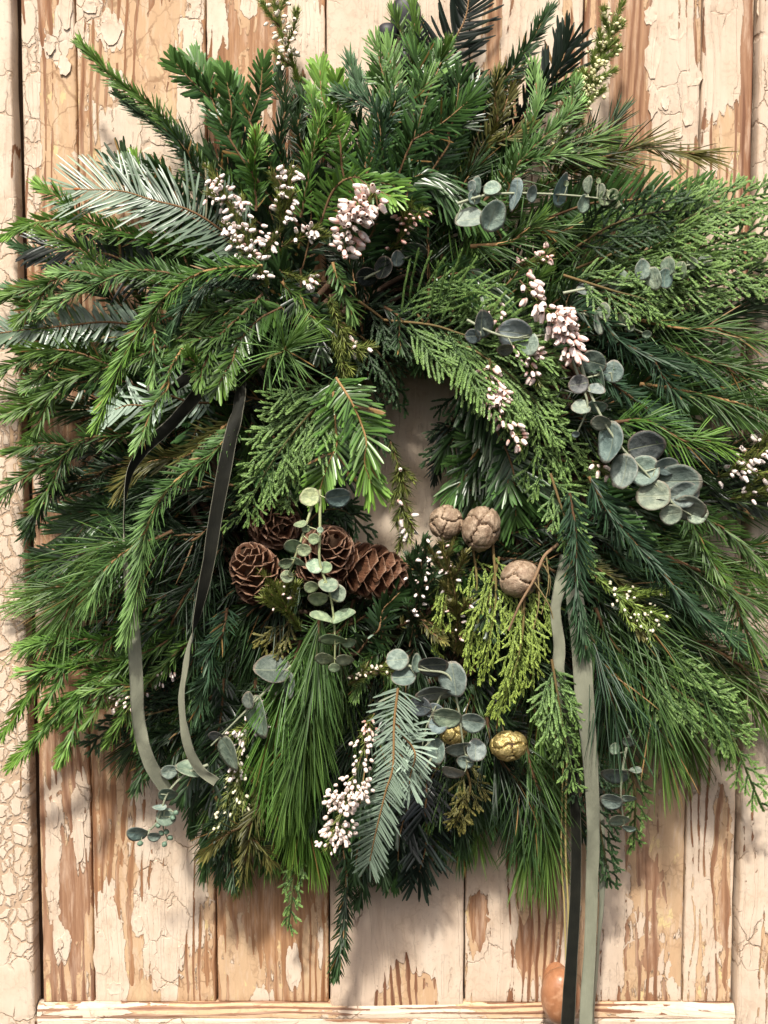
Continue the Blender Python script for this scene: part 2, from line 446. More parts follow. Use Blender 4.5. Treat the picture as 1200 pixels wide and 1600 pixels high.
# sloping ledge along the top of the bottom rail
V = []; nx = 160
xsl = np.linspace(xl + .001, xr - .001, nx)
pr = [(-SY + .0008, ZB - .0135), (-SY + .0004, ZB - .0125), (-.0045, ZB - .0035), (-.0005, ZB - .0015), (.006, ZB - .001), (.006, ZB - .014)]
rg = np.random.default_rng(5)
wv = np.interp(np.arange(nx), np.arange(0, nx, 4), rg.normal(0, .0004, len(np.arange(0, nx, 4))))
V = np.array([[(x, y_, z_ + w) for (y_, z_) in pr] for x, w in zip(xsl, wv)]).reshape(-1, 3)
a = (np.arange(nx - 1)[:, None] * 6 + np.arange(5)[None]).ravel()
F = np.stack([a, a + 1, a + 7, a + 6], 1)[:, ::-1]
me = new_mesh('ledge', V, [F], M['paint_rail'])
W = np.ones((len(V), 4), np.float32); px, py = PX(V)
W[:, 0] = .34 + .25 * np.sin(px * .013); W[:, 1] = .55; W[:, 2] = .9; W[:, 3] = .3
at = me.attributes.new('wear', 'FLOAT_COLOR', 'POINT'); at.data.foreach_set('color', W.ravel())
link('ledge', me, door)
# dark backing seen in the joints
g = Geo()
V = np.array([[xl - .02, .0125, -.97], [xr + .02, .0125, -.97], [xr + .02, .0125, ZT - .01], [xl - .02, .0125, ZT - .01],
              [xl - .02, .02, -.97], [xr + .02, .02, -.97], [xr + .02, .02, ZT - .01], [xl - .02, .02, ZT - .01]])
F = np.array([[0, 1, 2, 3], [5, 4, 7, 6], [4, 0, 3, 7], [1, 5, 6, 2], [3, 2, 6, 7], [4, 5, 1, 0]])
g.add(V, F, (1, 1, 1)); link('backing', g.mesh('backing', M['gap'], None, False), door)

# raised, curling flakes of the cream coat (each a small slab with a ragged outline)
def flake(px, py, rx, ry, y, seed, tilt=.0, cov_=1.4):
    r = np.random.default_rng(seed); n = 14
    a = np.linspace(0, 2 * PI, n, endpoint=False) + r.uniform(-.12, .12, n)
    rad = r.uniform(.72, 1.1, n)
    c = P(px, py, y)
    e = np.stack([np.cos(a) * rad * rx * S, np.zeros(n), np.sin(a) * rad * ry * S], 1)
    lift = .0002 + .0006 * r.random(n)
    o1 = c + e + np.array([0, -1, 0]) * lift[:, None]
    o2 = c + e * 1.01 + np.array([0, .0006, 0])
    i1 = c + e * .55 + np.array([0, -.00025, 0])
    V = np.vstack([o2, o1, i1, c[None] + [[0, -.0002, 0]]])
    q = np.arange(n); w = (q + 1) % n
    F4 = np.vstack([np.stack([q, w, n + w, n + q], 1), np.stack([n + q, n + w, 2 * n + w, 2 * n + q], 1)])
    F3 = np.stack([2 * n + q, 2 * n + w, np.full(n, 3 * n)], 1)
    me = new_mesh('paint_flake', V - c, [F4, F3], M['paint'], None, False)
    W = np.ones((len(V), 4), np.float32); W[:, 0] = cov_; W[:, 1] = .8; W[:, 2] = .2; W[:, 3] = .1
    at = me.attributes.new('wear', 'FLOAT_COLOR', 'POINT'); at.data.foreach_set('color', W.ravel())
    link('paint_flake', me, door, c)
for i, f in enumerate([(195, 213, 22, 40), (172, 49, 17, 20), (78, 75, 8, 11), (165, 30, 6, 7), (124, 50, 9, 17), (248, 212, 14, 17), (140, 12, 13, 11), (102, 16, 11, 28), (100, 102, 10, 16),
        (1188, 12, 6, 14), (1057, 40, 16, 24), (1020, 90, 13, 30), (1083, 120, 14, 18), (1076, 178, 9, 22), (1040, 160, 7, 14), (1021, 160, 8, 26), (1060, 205, 7, 15), (1016, 25, 10, 16),
        (459, 1512, 9, 28), (85, 1270, 8, 24), (124, 1310, 9, 40), (217, 1443, 7, 14), (93, 1474, 6, 10), (180, 1545, 14, 12), (283, 1486, 5, 14), (390, 10, 9, 12), (160, 1490, 14, 40), (945, 60, 8, 36)]):
    flake(*f, .0006, 100 + i)

# round wooden door knob low on the door, half behind the hanging ribbons
k = NT('knob_wood'); tc = k.new('TexCoord').outputs['Object']
sx, sy, sz = k.sep(tc)
gr = k.noise(k.comb(sx, k.math('MULTIPLY', sy, .3), k.math('MULTIPLY', sz, .5)), 220, 4, .6)
c = k.mix(gr, (.27, .11, .05), (.50, .235, .115))
c = k.mix(k.step(k.noise(tc, 70, 3), .5, .7), c, (.58, .33, .19))
k.bump(k.noise(tc, 90, 3), .0015, .5)
M['knob'] = k.base(c, .34, .5)
kc = P(876, 1556, .036) * np.array([1, 0, 1])
prof = [(.0, .017), (.004, .018), (.009, .014), (.018, .0135), (.023, .020), (.028, .0245), (.034, .0268), (.041, .0262), (.047, .022), (.0505, .015), (.052, .007), (.0524, .0004)]
n = 28; a = np.linspace(0, 2 * PI, n, endpoint=False)
V = np.array([[(r * math.cos(t), -yy, r * 1.08 * math.sin(t)) for t in a] for yy, r in prof]).reshape(-1, 3)
i = np.arange(len(prof) - 1)[:, None] * n; j = np.arange(n)[None]; j2 = (j + 1) % n
V = V * np.array([.70, 1, .93])
F = np.stack([i + j, i + j2, i + n + j2, i + n + j], -1).reshape(-1, 4)[:, ::-1]
link('knob', new_mesh('knob', V, [F], M['knob']), door, kc, None, 'round brown wooden knob')
k = NT('plaster'); c = k.mix(k.noise(k.new('TexCoord').outputs['Object'], 6, 5), (.62, .56, .48), (.54, .48, .41)); M['wall'] = k.base(c, .9, .2)
V = np.array([[-3, .03, -1.4], [3, .03, -1.4], [3, .03, 1.6], [-3, .03, 1.6]])
g = Geo(); g.add(V, np.array([[0, 1, 2, 3]]), (1, 1, 1)); link('wall', g.mesh('wall', M['wall']), None, (0, 0, 0), 'structure')
# ------------------------------------------------------------------ the wreath
CX, CY = 620, 760
wreath = thing('wreath', 'large bushy evergreen wreath of fir, spruce, pine and cypress hanging on the door', 'wreath', P(CX, CY, .0))
W0 = np.array(wreath.location)

BROWN = np.array([.125, .070, .034]); OCHRE = np.array([.47, .29, .125]); BUD = np.array([.38, .15, .05])
# colour sets: (needle, young tip); most needle tones darkened to paint in shade
TINT = {
 'lime': ((.14, .20, .05), (.30, .37, .11)),
 'spruce': ((0.0290, 0.0639, 0.0147), (0.1109, 0.2062, 0.0348)), 'deep': ((0.0111, 0.0255, 0.0098), (0.0365, 0.0804, 0.0224)), 'old': ((0.0086, 0.0184, 0.0082), (0.0235, 0.0500, 0.0161)),  # deep and old: shade of the gaps between sprigs put into the needle colour
 'bright': ((0.0529, 0.1242, 0.0212), (0.1761, 0.3257, 0.0523)), 'light': ((0.0614, 0.1278, 0.0358), (0.1957, 0.3366, 0.0995)),
 'olive': ((0.0597, 0.0639, 0.0180), (0.1761, 0.1629, 0.0435)), 'blue': ((0.0222, 0.0525, 0.0260), (0.0731, 0.1466, 0.0597)),
 'silver': ((0.0512, 0.0851, 0.0488), (0.1435, 0.2062, 0.1120)), 'black': ((0.0086, 0.0142, 0.0106), (0.0182, 0.0304, 0.0199)),
 'fir': ((0.0188, 0.0496, 0.0147), (0.0731, 0.1574, 0.0374)), 'pine': ((0.0375, 0.0817, 0.0195), (0.1174, 0.2062, 0.0423)),
 'cedar': ((0.0341, 0.0746, 0.0227), (0.1696, 0.2823, 0.0746)), 'cedard': ((0.0111, 0.0255, 0.0106), (0.0391, 0.0825, 0.0274)),
 'juniper': ((.13, .20, .040), (.30, .40, .075)), 'heath': ((.10, .130, .030), (.22, .25, .055)),
}
KIND = {  # length px, half width px, needles per px, angle base, angle tip, stem radius px
 'spruce': (26, 1.42, .80, 56, 28, 2.4), 'fir': (44, 2.1, .58, 66, 34, 2.0), 'pine': (82, 1.0, .60, 46, 18, 3.0),
}

def frame_of(p, lean=None):
    T = tangents(p)
    Np = np.tile(np.array([0, -1.0, 0.18]), (len(p), 1))
    if lean is not None: Np = Np + lean
    B = unit(np.cross(T, Np)); Nn = np.cross(B, T)
    return T, B, Nn

def axis_needles(g, p, kind, tint, scale=1.0, dens=1.0, nl=None, tw=0.0, flat=None, under=0.0, young=0.0, gone=0.0, droop=0.0, r=rng, a0=None, wd=1.0, pale=1.0):
    nl_, hw, dn, _, a1, sr = KIND[kind]
    if nl: nl_ = nl
    a0 = a0 or KIND[kind][3]; hw = hw * wd
    d = -p[len(p) // 2][1]; m = pxm(d)
    seg = np.linalg.norm(np.diff(p, axis=0), axis=1); L = seg.sum()
    n = max(8, int(L / m * dn * dens))
    s = np.sort(np.clip(gone + (1 - gone) * (np.arange(n) + r.uniform(-.4, .4, n)) / n, 0, 1))
    ext = 10 if kind != 'pine' else 16
    s = np.concatenate([s, np.full(ext, 1.0)])
    n = len(s)
    cs = np.concatenate([[0], np.cumsum(seg)]) / L
    O = np.stack([np.interp(s, cs, p[:, k]) for k in range(3)], 1)
    lean = r.normal(0, .25, 3)
    Tt, Bt, Nt_ = frame_of(p, lean)
    T, B, Nn = [unit(np.stack([np.interp(s, cs, q[:, k]) for k in range(3)], 1)) for q in (Tt, Bt, Nt_)]
    al = np.radians(a0 + (a1 - a0) * s ** 2.2) * r.uniform(.82, 1.18, n)
    al[-ext:] *= r.uniform(.1, 1.5, ext)
    wv = np.interp(s, np.linspace(0, 1, 9), r.normal(0, 1, 9)); al = al * (1 + .13 * wv) + r.normal(0, .07, n)
    if kind == 'spruce':
        ph = r.uniform(-.45, PI + .45, n)                       # sides and upper face
        R = np.cos(ph)[:, None] * B + np.sin(ph)[:, None] * Nn
        D = np.cos(al)[:, None] * T + np.sin(al)[:, None] * R
        F = unit(Nn * 1.0 + T * .35)
        bend = T * (r.uniform(.05, .22, n) * nl_ * m)[:, None]
    elif kind == 'fir':
        sg = np.where(np.arange(n) % 2 == 0, 1.0, -1.0)
        el = r.choice([0.05, .28, .7], n, p=[.32, .33, .35]) + r.normal(0, .08, n)
        if flat: el = el * flat
        R = (sg * np.cos(el))[:, None] * B + np.sin(el)[:, None] * Nn
        D = np.cos(al)[:, None] * T + np.sin(al)[:, None] * R
        F = Nn * 1.0 + B * (sg * .25)[:, None]
        if under: F = -F
        bend = T * (r.uniform(.02, .22, n) * nl_ * m)[:, None] + Nn * ((.06 if not under else -.02) * nl_ * m)
    else:
        ph = r.uniform(0, 2 * PI, n)
        R = np.cos(ph)[:, None] * B + (np.sin(ph) * .8 + .2)[:, None] * Nn
        D = np.cos(al)[:, None] * T + np.sin(al)[:, None] * R
        F = unit(Nn + r.normal(0, .4, (n, 3)))
        bend = T * (r.uniform(.0, .16, n) * nl_ * m)[:, None] + np.array([0, 0, -1.0]) * (r.uniform(.02, .16, n) * nl_ * m)[:, None] + r.normal(0, .035 * nl_ * m, (n, 3))
    if droop: bend = bend + np.array([0, 0, -1.0]) * (droop * nl_ * m)
    Ln = nl_ * m * scale * r.uniform(.78, 1.12, n) * np.where(s > .93, .86, 1.0) * np.interp(s, [0, .08, 1], [.75, 1, 1])
    Ln = Ln * (1 + .08 * np.interp(s, np.linspace(0, 1, 7), r.normal(0, 1, 7))) * np.where(r.random(n) < .06, r.uniform(.35, .8, n), 1)
    Wd = np.full(n, hw * m) * r.uniform(.85, 1.2, n)
    c0, c1 = [np.array(q) for q in TINT[tint]]
    f = np.clip(s ** 2.5 * .8 + young + r.normal(0, .13, n), 0, 1)[:, None]
    C = (c0 * (1 - f) + c1 * f) * np.exp(r.normal(0, .20, n))[:, None]
    dead = r.random(n) < .012
    C[dead] = np.array([.20, .12, .04])
    C = np.hstack([np.maximum(C, .004), np.full((n, 1), pale if kind == 'fir' else 0.0)])
    if kind == 'fir':
        blades(g, O, D, F, Ln, Wd, bend, C, (0, .12, .5, .88, 1), (.4, .85, 1, .92, .35), .22)
    elif kind == 'pine':
        blades(g, O, D, F, Ln, Wd, bend, C, (0, .25, .55, .85, 1), (.9, 1, 1, .8, .15), .5)
    else:
        blades(g, O, D, F, Ln, Wd, bend, C)

def sub_axis(p, at, ang, length, side, r=rng, lift=.1):
    """a side twig leaving the axis p at fraction at"""
    i = min(len(p) - 2, max(1, int(at * (len(p) - 1))))
    T, B, Nn = frame_of(p)
    D = unit(math.cos(ang) * T[i] + side * math.sin(ang) * B[i] + Nn[i] * lift)
    E = unit(D + T[i] * .55 + np.array([0, 0, -.12]))
    a = p[i]; pts = np.array([a, a + D * length * .5, a + D * length * .5 + E * length * .5])
    return spline(pts, 14)

def spine(pts, d0, d1, arch, n=40):
    pts = np.asarray(pts, float)
    t = np.linspace(0, 1, len(pts)); d = d0 + (d1 - d0) * t + arch * 4 * t * (1 - t)
    return spline(P(pts[:, 0], pts[:, 1], d), n)

NAME = {'spruce': 'spruce_sprig', 'fir': 'fir_sprig', 'pine': 'pine_sprig'}
def conifer(kind, pts, d0=.06, d1=.04, arch=.015, tint=None, twigs=2, nl=None, dens=1.0, stem=BROWN, bud=0, label=None, r=rng,
            flat=None, under=0, young=0.0, tlen=.42, tang=38, gone=0.0, droop=0.0, p=None, a0=None, wd=1.0, pale=1.0):
    if tint == 'black': pale = 0.0
    tint = tint or {'spruce': 'spruce', 'fir': 'fir', 'pine': 'pine'}[kind]
    if p is None: p = spine(pts, d0, d1, arch)
    wob = spline(np.vstack([[0, 0, 0], r.normal(0, 1, (4, 3)), [0, 0, 0]]), len(p)); p = p + wob * np.array([4.0, 3.0, 4.0]) * S
    L = np.linalg.norm(np.diff(p, axis=0), axis=1).sum()
    m = pxm(-p[20][1]); sr = KIND[kind][5] * m
    axes = [(p, 1.0)]
    for q in range(twigs):
        at = (.30 + .5 * (q + r.uniform(0, .8)) / max(twigs, 1)); sd_ = 1 if q % 2 == 0 else -1
        ln = L * tlen * (1.05 - at * .6) * r.uniform(.8, 1.15)
        axes.append((sub_axis(p, at, math.radians(tang) * r.uniform(.8, 1.2), ln, sd_, r), .88))
    gs, gn = Geo(), Geo()
    for ax, sc in axes:
        t = np.linspace(0, 1, len(ax))[:, None]
        c = stem * (1 - t) + (stem * .55 + OCHRE * .55) * t
        tube(gs, ax, sr * (1.15 - .65 * t[:, 0]) * sc, c, 5)
        axis_needles(gn, ax, kind, tint, sc, dens, nl, 0, flat, under, young, gone, droop, r, a0, wd, pale)
        if bud:
            Tn = tangents(ax)[-1]
            for q in range(bud):
                dv = unit(Tn + r.normal(0, .45, 3) * (q > 0))
                ellipsoid(gs, ax[-1] + dv * 5 * m, dv, 13 * m, 3.2 * m, BUD * r.uniform(.8, 1.3), 6, 5)
    o = link(NAME[kind], gs.mesh(NAME[kind], M['bark'], p[0]), wreath, p[0] - W0, None, label)
    link('needles', gn.mesh('needles', M[kind], p[0]), o, (0, 0, 0), 'stuff')
    return p

def scales(g, p, m, tint, s0, length=5.5, hw=1.5, step=3.6, r=rng):
    seg = np.linalg.norm(np.diff(p, axis=0), axis=1); L = seg.sum()
    n = max(3, int(L / m / step)); cs = np.concatenate([[0], np.cumsum(seg)]) / L
    s = np.repeat((np.arange(n) + .5) / n, 2)
    s = np.concatenate([s, [1.0]])
    O = np.stack([np.interp(s, cs, p[:, k]) for k in range(3)], 1)
    T, B, Nn = frame_of(p, r.normal(0, .3, 3))
    T, B, Nn = [np.stack([np.interp(s, cs, q[:, k]) for k in range(3)], 1) for q in (T, B, Nn)]
    k = len(s); sg = np.where(np.arange(k) % 2 == 0, 1.0, -1.0)
    al = np.radians(r.uniform(10, 30, k)); al[-1] = 0
    R = sg[:, None] * B * .8 + Nn * r.uniform(-.2, .7, (k, 1))
    D = np.cos(al)[:, None] * T + np.sin(al)[:, None] * R
    c0, c1 = [np.array(q) for q in TINT[tint]]
    f = np.clip(s0 + s * .55 + r.normal(0, .1, k), 0, 1)[:, None]
    C = (c0 * (1 - f) + c1 * f) * np.exp(r.normal(0, .15, k))[:, None]
    C = np.hstack([C, np.zeros((k, 1))])
    blades(g, O, D, unit(Nn + R * .4), np.full(k, length * m) * r.uniform(.85, 1.2, k), np.full(k, hw * m), T * 0, C, (0, .45, 1), (.8, 1, .2), .5)

def cypress(pts, d0=.08, d1=.06, arch=.02, tint='cedar', wide=.42, gap=11, fine=1.0, label=None, name='cypress_sprig', droop=0.0, r=rng, p=None, ang=38, hw=1.8):
    if p is None: p = spine(pts, d0, d1, arch)
    m = pxm(-p[20][1]); L = np.linalg.norm(np.diff(p, axis=0), axis=1).sum() / m
    gs, gn = Geo(), Geo()
    c0, c1 = [np.array(q) for q in TINT[tint]]
    t = np.linspace(0, 1, len(p))[:, None]
    tube(gs, p, (2.4 - 1.4 * t[:, 0]) * m, np.array([.22, .15, .06]) * (1 - t) + c0 * t, 5)
    scales(gn, p[len(p) // 3:], m, tint, .3, 6.5, 1.8, 4, r)
    nb = int(L * .93 / gap); T, B, Nn = frame_of(p, r.normal(0, .22, 3))
    for q in range(nb):
        s = .06 + .93 * (q + .5) / nb; i = min(len(p) - 2, int(s * (len(p) - 1)))
        sd_ = 1 if q % 2 else -1
        ln = max(20, L * wide * (1 - .72 * s) * r.uniform(.7, 1.15)) * m
        a = math.radians(ang * r.uniform(.8, 1.2))
        D = unit(math.cos(a) * T[i] + sd_ * math.sin(a) * B[i] + Nn[i] * r.normal(.05, .18))
        E = unit(D + T[i] * .5 + np.array([0, 0, -1]) * (.15 + droop))
        bp = spline(np.array([p[i], p[i] + D * ln * .5, p[i] + D * ln * .5 + E * ln * .5]), 9)
        tube(gs, bp, np.linspace(1.2, .7, 9) * m, c0 * .9, 4)
        scales(gn, bp, m, tint, .15 + .3 * s, 5.5, hw, 3.8, r)
        T2, B2, N2 = frame_of(bp)
        ns = max(1, int(ln / m / (10.5 / fine)))
        for w in range(ns):
            u = .15 + .8 * (w + .5) / ns; jx = min(7, int(u * 8)); s2 = 1 if w % 2 else -1
            l2 = max(10, ln / m * .52 * (1 - .65 * u) * r.uniform(.75, 1.2)) * m
            D2 = unit(T2[jx] * .83 + s2 * B2[jx] * .52 + N2[jx] * r.normal(0, .14))
            q0 = bp[jx]; qp = np.array([q0, q0 + D2 * l2 * .5, q0 + D2 * l2 + T2[jx] * l2 * .1])
            scales(gn, qp, m, tint, .25 + .3 * s, 5.2, hw * .93, 3.8, r)
    o = link(name, gs.mesh(name, M['bark'], p[0]), wreath, p[0] - W0, None, label)
    link('scale_leaves', gn.mesh('scale_leaves', M['cedar'], p[0]), o, (0, 0, 0), 'stuff')
    return p

# ---- woven twig ring the sprigs are tied to
g = Geo(); r = np.random.default_rng(3)
for q in range(26):
    a = np.linspace(0, 2 * PI, 90); ph = r.uniform(0, 2 * PI); kq = r.integers(3, 9)
    rr = (262 + r.uniform(-60, 60) + 26 * np.sin(kq * a + ph))
    dd = .045 + r.uniform(-.032, .030) + .012 * np.cos(kq * a + ph)
    pp = P(CX + rr * np.cos(a), CY - 10 + rr * np.sin(a), np.clip(dd, .008, .085))
    tube(g, pp, r.uniform(3, 6.5) * S, np.array([.10, .06, .035]) * r.uniform(.6, 1.3), 6)
link('twig_ring', g.mesh('twig_ring', M['bark'], W0), wreath, (0, 0, 0))
# moss packed round the ring
n = 15000
a = r.uniform(0, 2 * PI, n); b = r.uniform(0, 2 * PI, n); rt = 62 * np.sqrt(r.uniform(.25, 1, n))
rr = 262 + rt * np.cos(b); dd = np.clip(.042 + rt * np.sin(b) * S * .85, .004, .09)
O = P(CX + rr * np.cos(a), CY - 10 + rr * np.sin(a), dd)
g = Geo()
D = unit(r.normal(0, 1, (n, 3)) + np.array([0, -.4, 0])); Nn = unit(r.normal(0, 1, (n, 3)))
C = np.array([.028, .036, .012]) * np.exp(r.normal(0, .35, (n, 1))); C = np.hstack([C, np.zeros((n, 1))])
blades(g, O, D, Nn, r.uniform(14, 34, n) * S, np.full(n, 1.5 * S), Nn * .004, C, (0, .5, 1), (.6, 1, .2))
link('moss', g.mesh('moss', M['heath'], W0), wreath, (0, 0, 0), 'stuff')

# ---- outline of the wreath in photograph pixels, for the sprigs packed behind
OUT = [(640, 20), (560, 120), (500, 120), (437, 120), (345, 110), (300, 130), (190, 160), (200, 230), (80, 250), (30, 350), (-30, 400), (-60, 520), (-60, 650), (-30, 760), (40, 850),
       (20, 960), (0, 1100), (60, 1150), (160, 1140), (215, 1215), (310, 1300), (345, 1370), (440, 1370), (520, 1350), (575, 1370), (650, 1330), (740, 1290), (830, 1310), (900, 1320), (950, 1350),
       (985, 1290), (1010, 1190), (1080, 1150), (1150, 1150), (1230, 1080), (1260, 900), (1270, 700), (1260, 500), (1240, 350), (1120, 310), (1040, 240), (950, 220), (890, 130), (840, 60), (730, 20)]
oa = np.array([math.atan2(y - CY, x - CX) for x, y in OUT]); orr = np.array([math.hypot(x - CX, y - CY) for x, y in OUT])
oi = np.argsort(oa); oa, orr = oa[oi], orr[oi]
def R_out(a):
    a = (a + PI) % (2 * PI) - PI
    return np.interp(a, np.concatenate([[oa[-1] - 2 * PI], oa, [oa[0] + 2 * PI]]), np.concatenate([[orr[-1]], orr, [orr[0]]]))

def fill(n, r0, f0, f1, d0, d1, kinds, seed, swirl=0.0, jit=.5, arch=.012):
    r = np.random.default_rng(seed)
    for q in range(n):
        a = 2 * PI * (q + r.uniform(-jit, jit)) / n
        Rm = R_out(a); rs = r0 * r.uniform(.85, 1.1); re = Rm * r.uniform(f0, f1)
        if re < rs + 90: re = rs + 90
        a2 = a + swirl * r.uniform(.4, 1.2) + r.normal(0, .07)
        x0, y0 = CX + rs * math.cos(a), CY + rs * math.sin(a)
        x1, y1 = CX + re * math.cos(a2), CY + re * math.sin(a2)
        am = (a + a2) / 2 - .04 * math.copysign(1, math.cos(a)); rm = (rs + re) / 2
        xm, ym = CX + rm * math.cos(am), CY + rm * math.sin(am) - 8
        kd = kinds(a, r)
        pts = [(x0, y0), (xm, ym), (x1, y1)]
        dj = r.uniform(-.010, .010)
        if kd == 'cypress':
            cypress(pts, d0 + dj, d1 + dj * .5, arch, r.choice(['cedar', 'cedard', 'cedard']), .4, 12, .9, r=r)
        else:
            tn = {'spruce': ['spruce', 'old', 'deep', 'deep', 'old', 'blue'], 'fir': ['fir', 'deep', 'old'], 'pine': ['pine', 'deep', 'deep']}[kd]
            conifer(kd, pts, d0 + dj, d1 + dj * .5, arch, r.choice(tn), 2 if kd != 'pine' else 1, r=r, nl={'spruce': r.uniform(24, 31), 'fir': r.uniform(38, 48), 'pine': r.uniform(64, 88)}[kd])
def kinds_back(a, r):
    x, y = math.cos(a), math.sin(a)
    if y > .45 and abs(x) < .75: return r.choice(['pine', 'spruce', 'cypress', 'fir'], p=[.35, .3, .15, .2])
    if x > .5: return r.choice(['pine', 'spruce', 'cypress', 'fir'], p=[.35, .3, .25, .1])
    return r.choice(['spruce', 'fir', 'pine', 'cypress'], p=[.55, .25, .15, .05])
fill(46, 225, .80, .95, .030, .028, kinds_back, 21)
fill(36, 215, .66, .88, .054, .042, kinds_back, 22, .12)
fill(22, 200, .52, .74, .076, .062, kinds_back, 23, -.12, arch=.015)
# short sprigs turned into the opening, leaving the door in view
r = np.random.default_rng(31)
for q in range(60):
    a = 2 * PI * (q + r.uniform(-.4, .4)) / 60
    x0, y0 = CX + 262 * math.cos(a), CY + 255 * math.sin(a)
    re = r.uniform(105, 185); x1, y1 = CX + re * math.cos(a + r.normal(0, .2)), CY + re * math.sin(a) + 26
    if 560 < x1 < 722 and 560 < y1 < 860: continue
    dd = r.uniform(.02, .075)
    kd = r.choice(['spruce', 'fir', 'cypress'], p=[.5, .3, .2])
    pts = [(x0, y0), ((x0 + x1) / 2, (y0 + y1) / 2 - 10), (x1, y1)]
    if kd == 'cypress': cypress(pts, dd, dd, .01, 'cedard', .4, 12, .9, r=r)
    else: conifer(kd, pts, dd, dd, .01, 'deep' if kd == 'spruce' else 'fir', 1, r=r, nl=26 if kd == 'spruce' else 38)
# ------------------------------------------------------------------ the sprigs one can follow in the photograph
c = conifer
# top left
c('spruce', [(420, 350), (320, 262), (225, 160), (130, 72)], .06, .05, .015, 'spruce', 0, 25, 1.25, label='long spruce tip pointing to the upper left', young=.15)
c('spruce', [(430, 370), (330, 280), (262, 212), (186, 150)], .07, .055, .015, 'deep', 0, 24, 1.2)
c('fir', [(430, 320), (360, 215), (330, 155), (306, 98)], .06, .045, .01, 'fir', 2, 30, 1.1, young=.25)
c('fir', [(450, 310), (395, 200), (365, 140), (346, 110)], .065, .05, .01, 'fir', 1, 28, 1.0, young=.2)
c('spruce', [(455, 330), (442, 230), (440, 160), (437, 112)], .06, .045, .01, 'deep', 0, 24, 1.2)
c('spruce', [(490, 320), (472, 240), (470, 190), (467, 138)], .06, .045, .01, 'deep', 0, 26, 1.2)
c('spruce', [(400, 330), (395, 270), (402, 215)], .09, .08, .01, 'bright', 2, 24, 1.0)
c('fir', [(560, 330), (532, 240), (515, 170), (500, 110)], .07, .05, .012, 'bright', 1, 32, .9)
c('spruce', [(540, 330), (558, 230), (552, 160), (548, 100)], .06, .045, .01, 'blue', 0, 30)
c('fir', [(590, 350), (590, 240), (600, 150), (606, 80)], .08, .06, .015, 'light', 2, 34, .9, flat=1.5, wd=.65)
c('fir', [(610, 330), (640, 230), (665, 150), (690, 95)], .09, .065, .015, 'fir', 2, 44, 1.0, flat=1.2, young=.2, wd=.72)
c('spruce', [(630, 330), (642, 200), (648, 100), (645, 12)], .06, .045, .012, 'spruce', 2, 28)
c('fir', [(670, 240), (690, 140), (708, 60), (735, -40)], .04, .04, .01, 'black', 0, 62, .75, flat=.5, label='dark fir sprig with broad comb-like needles at the top edge')
c('spruce', [(720, 280), (762, 170), (808, 90), (856, 20)], .055, .045, .012, 'deep', 0, 27, 1.1)
c('fir', [(770, 270), (815, 185), (850, 140), (885, 76)], .045, .04, .01, 'black', 0, 50, .9, flat=1.6)
c('spruce', [(770, 330), (810, 240), (836, 170), (834, 108)], .08, .06, .01, 'light', 1, 26)
c('spruce', [(700, 320), (745, 240), (775, 180), (806, 118)], .075, .055, .01, 'olive', 2, 26)
c('pine', [(740, 330), (800, 270), (860, 235), (930, 215)], .085, .06, .012, 'pine', 1, 60)
c('spruce', [(780, 330), (810, 260), (880, 190), (905, 160)], .09, .07, .012, 'light', 2, 24)
c('pine', [(850, 290), (930, 245), (1010, 233), (1085, 240)], .05, .035, .01, 'olive', 0, 62, .8, label='sparse dark pine sprig reaching right above the cypress')
c('pine', [(850, 300), (900, 250), (935, 215), (960, 190)], .05, .035, .01, 'deep', 0, 60, .7)
c('fir', [(830, 350), (920, 320), (1010, 312), (1090, 308)], .06, .045, .012, 'fir', 0, 52, .75, young=.3, flat=.5)
c('fir', [(620, 420), (632, 330), (660, 270), (745, 320)], .10, .085, .012, 'fir', 0, 52, 1.1, flat=1.3, droop=.5, label='glossy fir sprig arching over the top centre')
c('fir', [(500, 350), (540, 290), (600, 285), (650, 320)], .11, .095, .012, 'bright', 1, 34, 1.0, droop=.2)
c('fir', [(560, 400), (590, 330), (570, 260), (600, 200)], .09, .08, .012, 'fir', 1, 40, .9, flat=1.2, young=.15, wd=.7)
c('fir', [(640, 330), (690, 240), (720, 190), (740, 140)], .085, .07, .012, 'deep', 1, 40, .9, flat=1.1, wd=.75)
c('spruce', [(470, 340), (480, 260), (500, 200), (520, 180)], .08, .07, .01, 'bright', 2, 26)
c('spruce', [(620, 300), (600, 220), (575, 160), (560, 130)], .09, .075, .01, 'blue', 2, 28)
# right, upper
cypress([(900, 420), (1020, 370), (1120, 320), (1215, 300)], .075, .05, .02, 'cedar', .34, label='feathery cypress spray reaching the right edge near the top')
cypress([(930, 440), (1060, 400), (1160, 365), (1240, 385)], .07, .05, .02, 'cedar', .36)
cypress([(930, 470), (1040, 450), (1150, 430), (1240, 440)], .065, .05, .02, 'cedar', .34)
cypress([(880, 400), (960, 350), (1040, 330), (1100, 335)], .09, .07, .02, 'cedard', .36)
cypress([(880, 430), (960, 455), (1010, 470), (1040, 500)], .11, .10, .012, 'cedar', .4)
c('pine', [(735, 385), (790, 378), (850, 362), (915, 345)], .115, .095, .012, 'pine', 0, 58, .85, OCHRE, label='pine sprig with pale stem below the topmost eucalyptus')
c('spruce', [(890, 480), (950, 515), (1030, 560), (1125, 603)], .115, .085, .012, 'blue', 1, 34, 1.0, bud=2)
c('spruce', [(900, 570), (965, 610), (1015, 640), (1062, 662)], .115, .10, .012, 'blue', 1, 32, 1.0)
c('pine', [(960, 490), (1050, 508), (1130, 520), (1215, 536)], .095, .07, .012, 'pine', 0, 62, .9, OCHRE)
c('pine', [(1000, 520), (1080, 560), (1160, 580), (1230, 575)], .08, .06, .012, 'pine', 1, 66, .9)
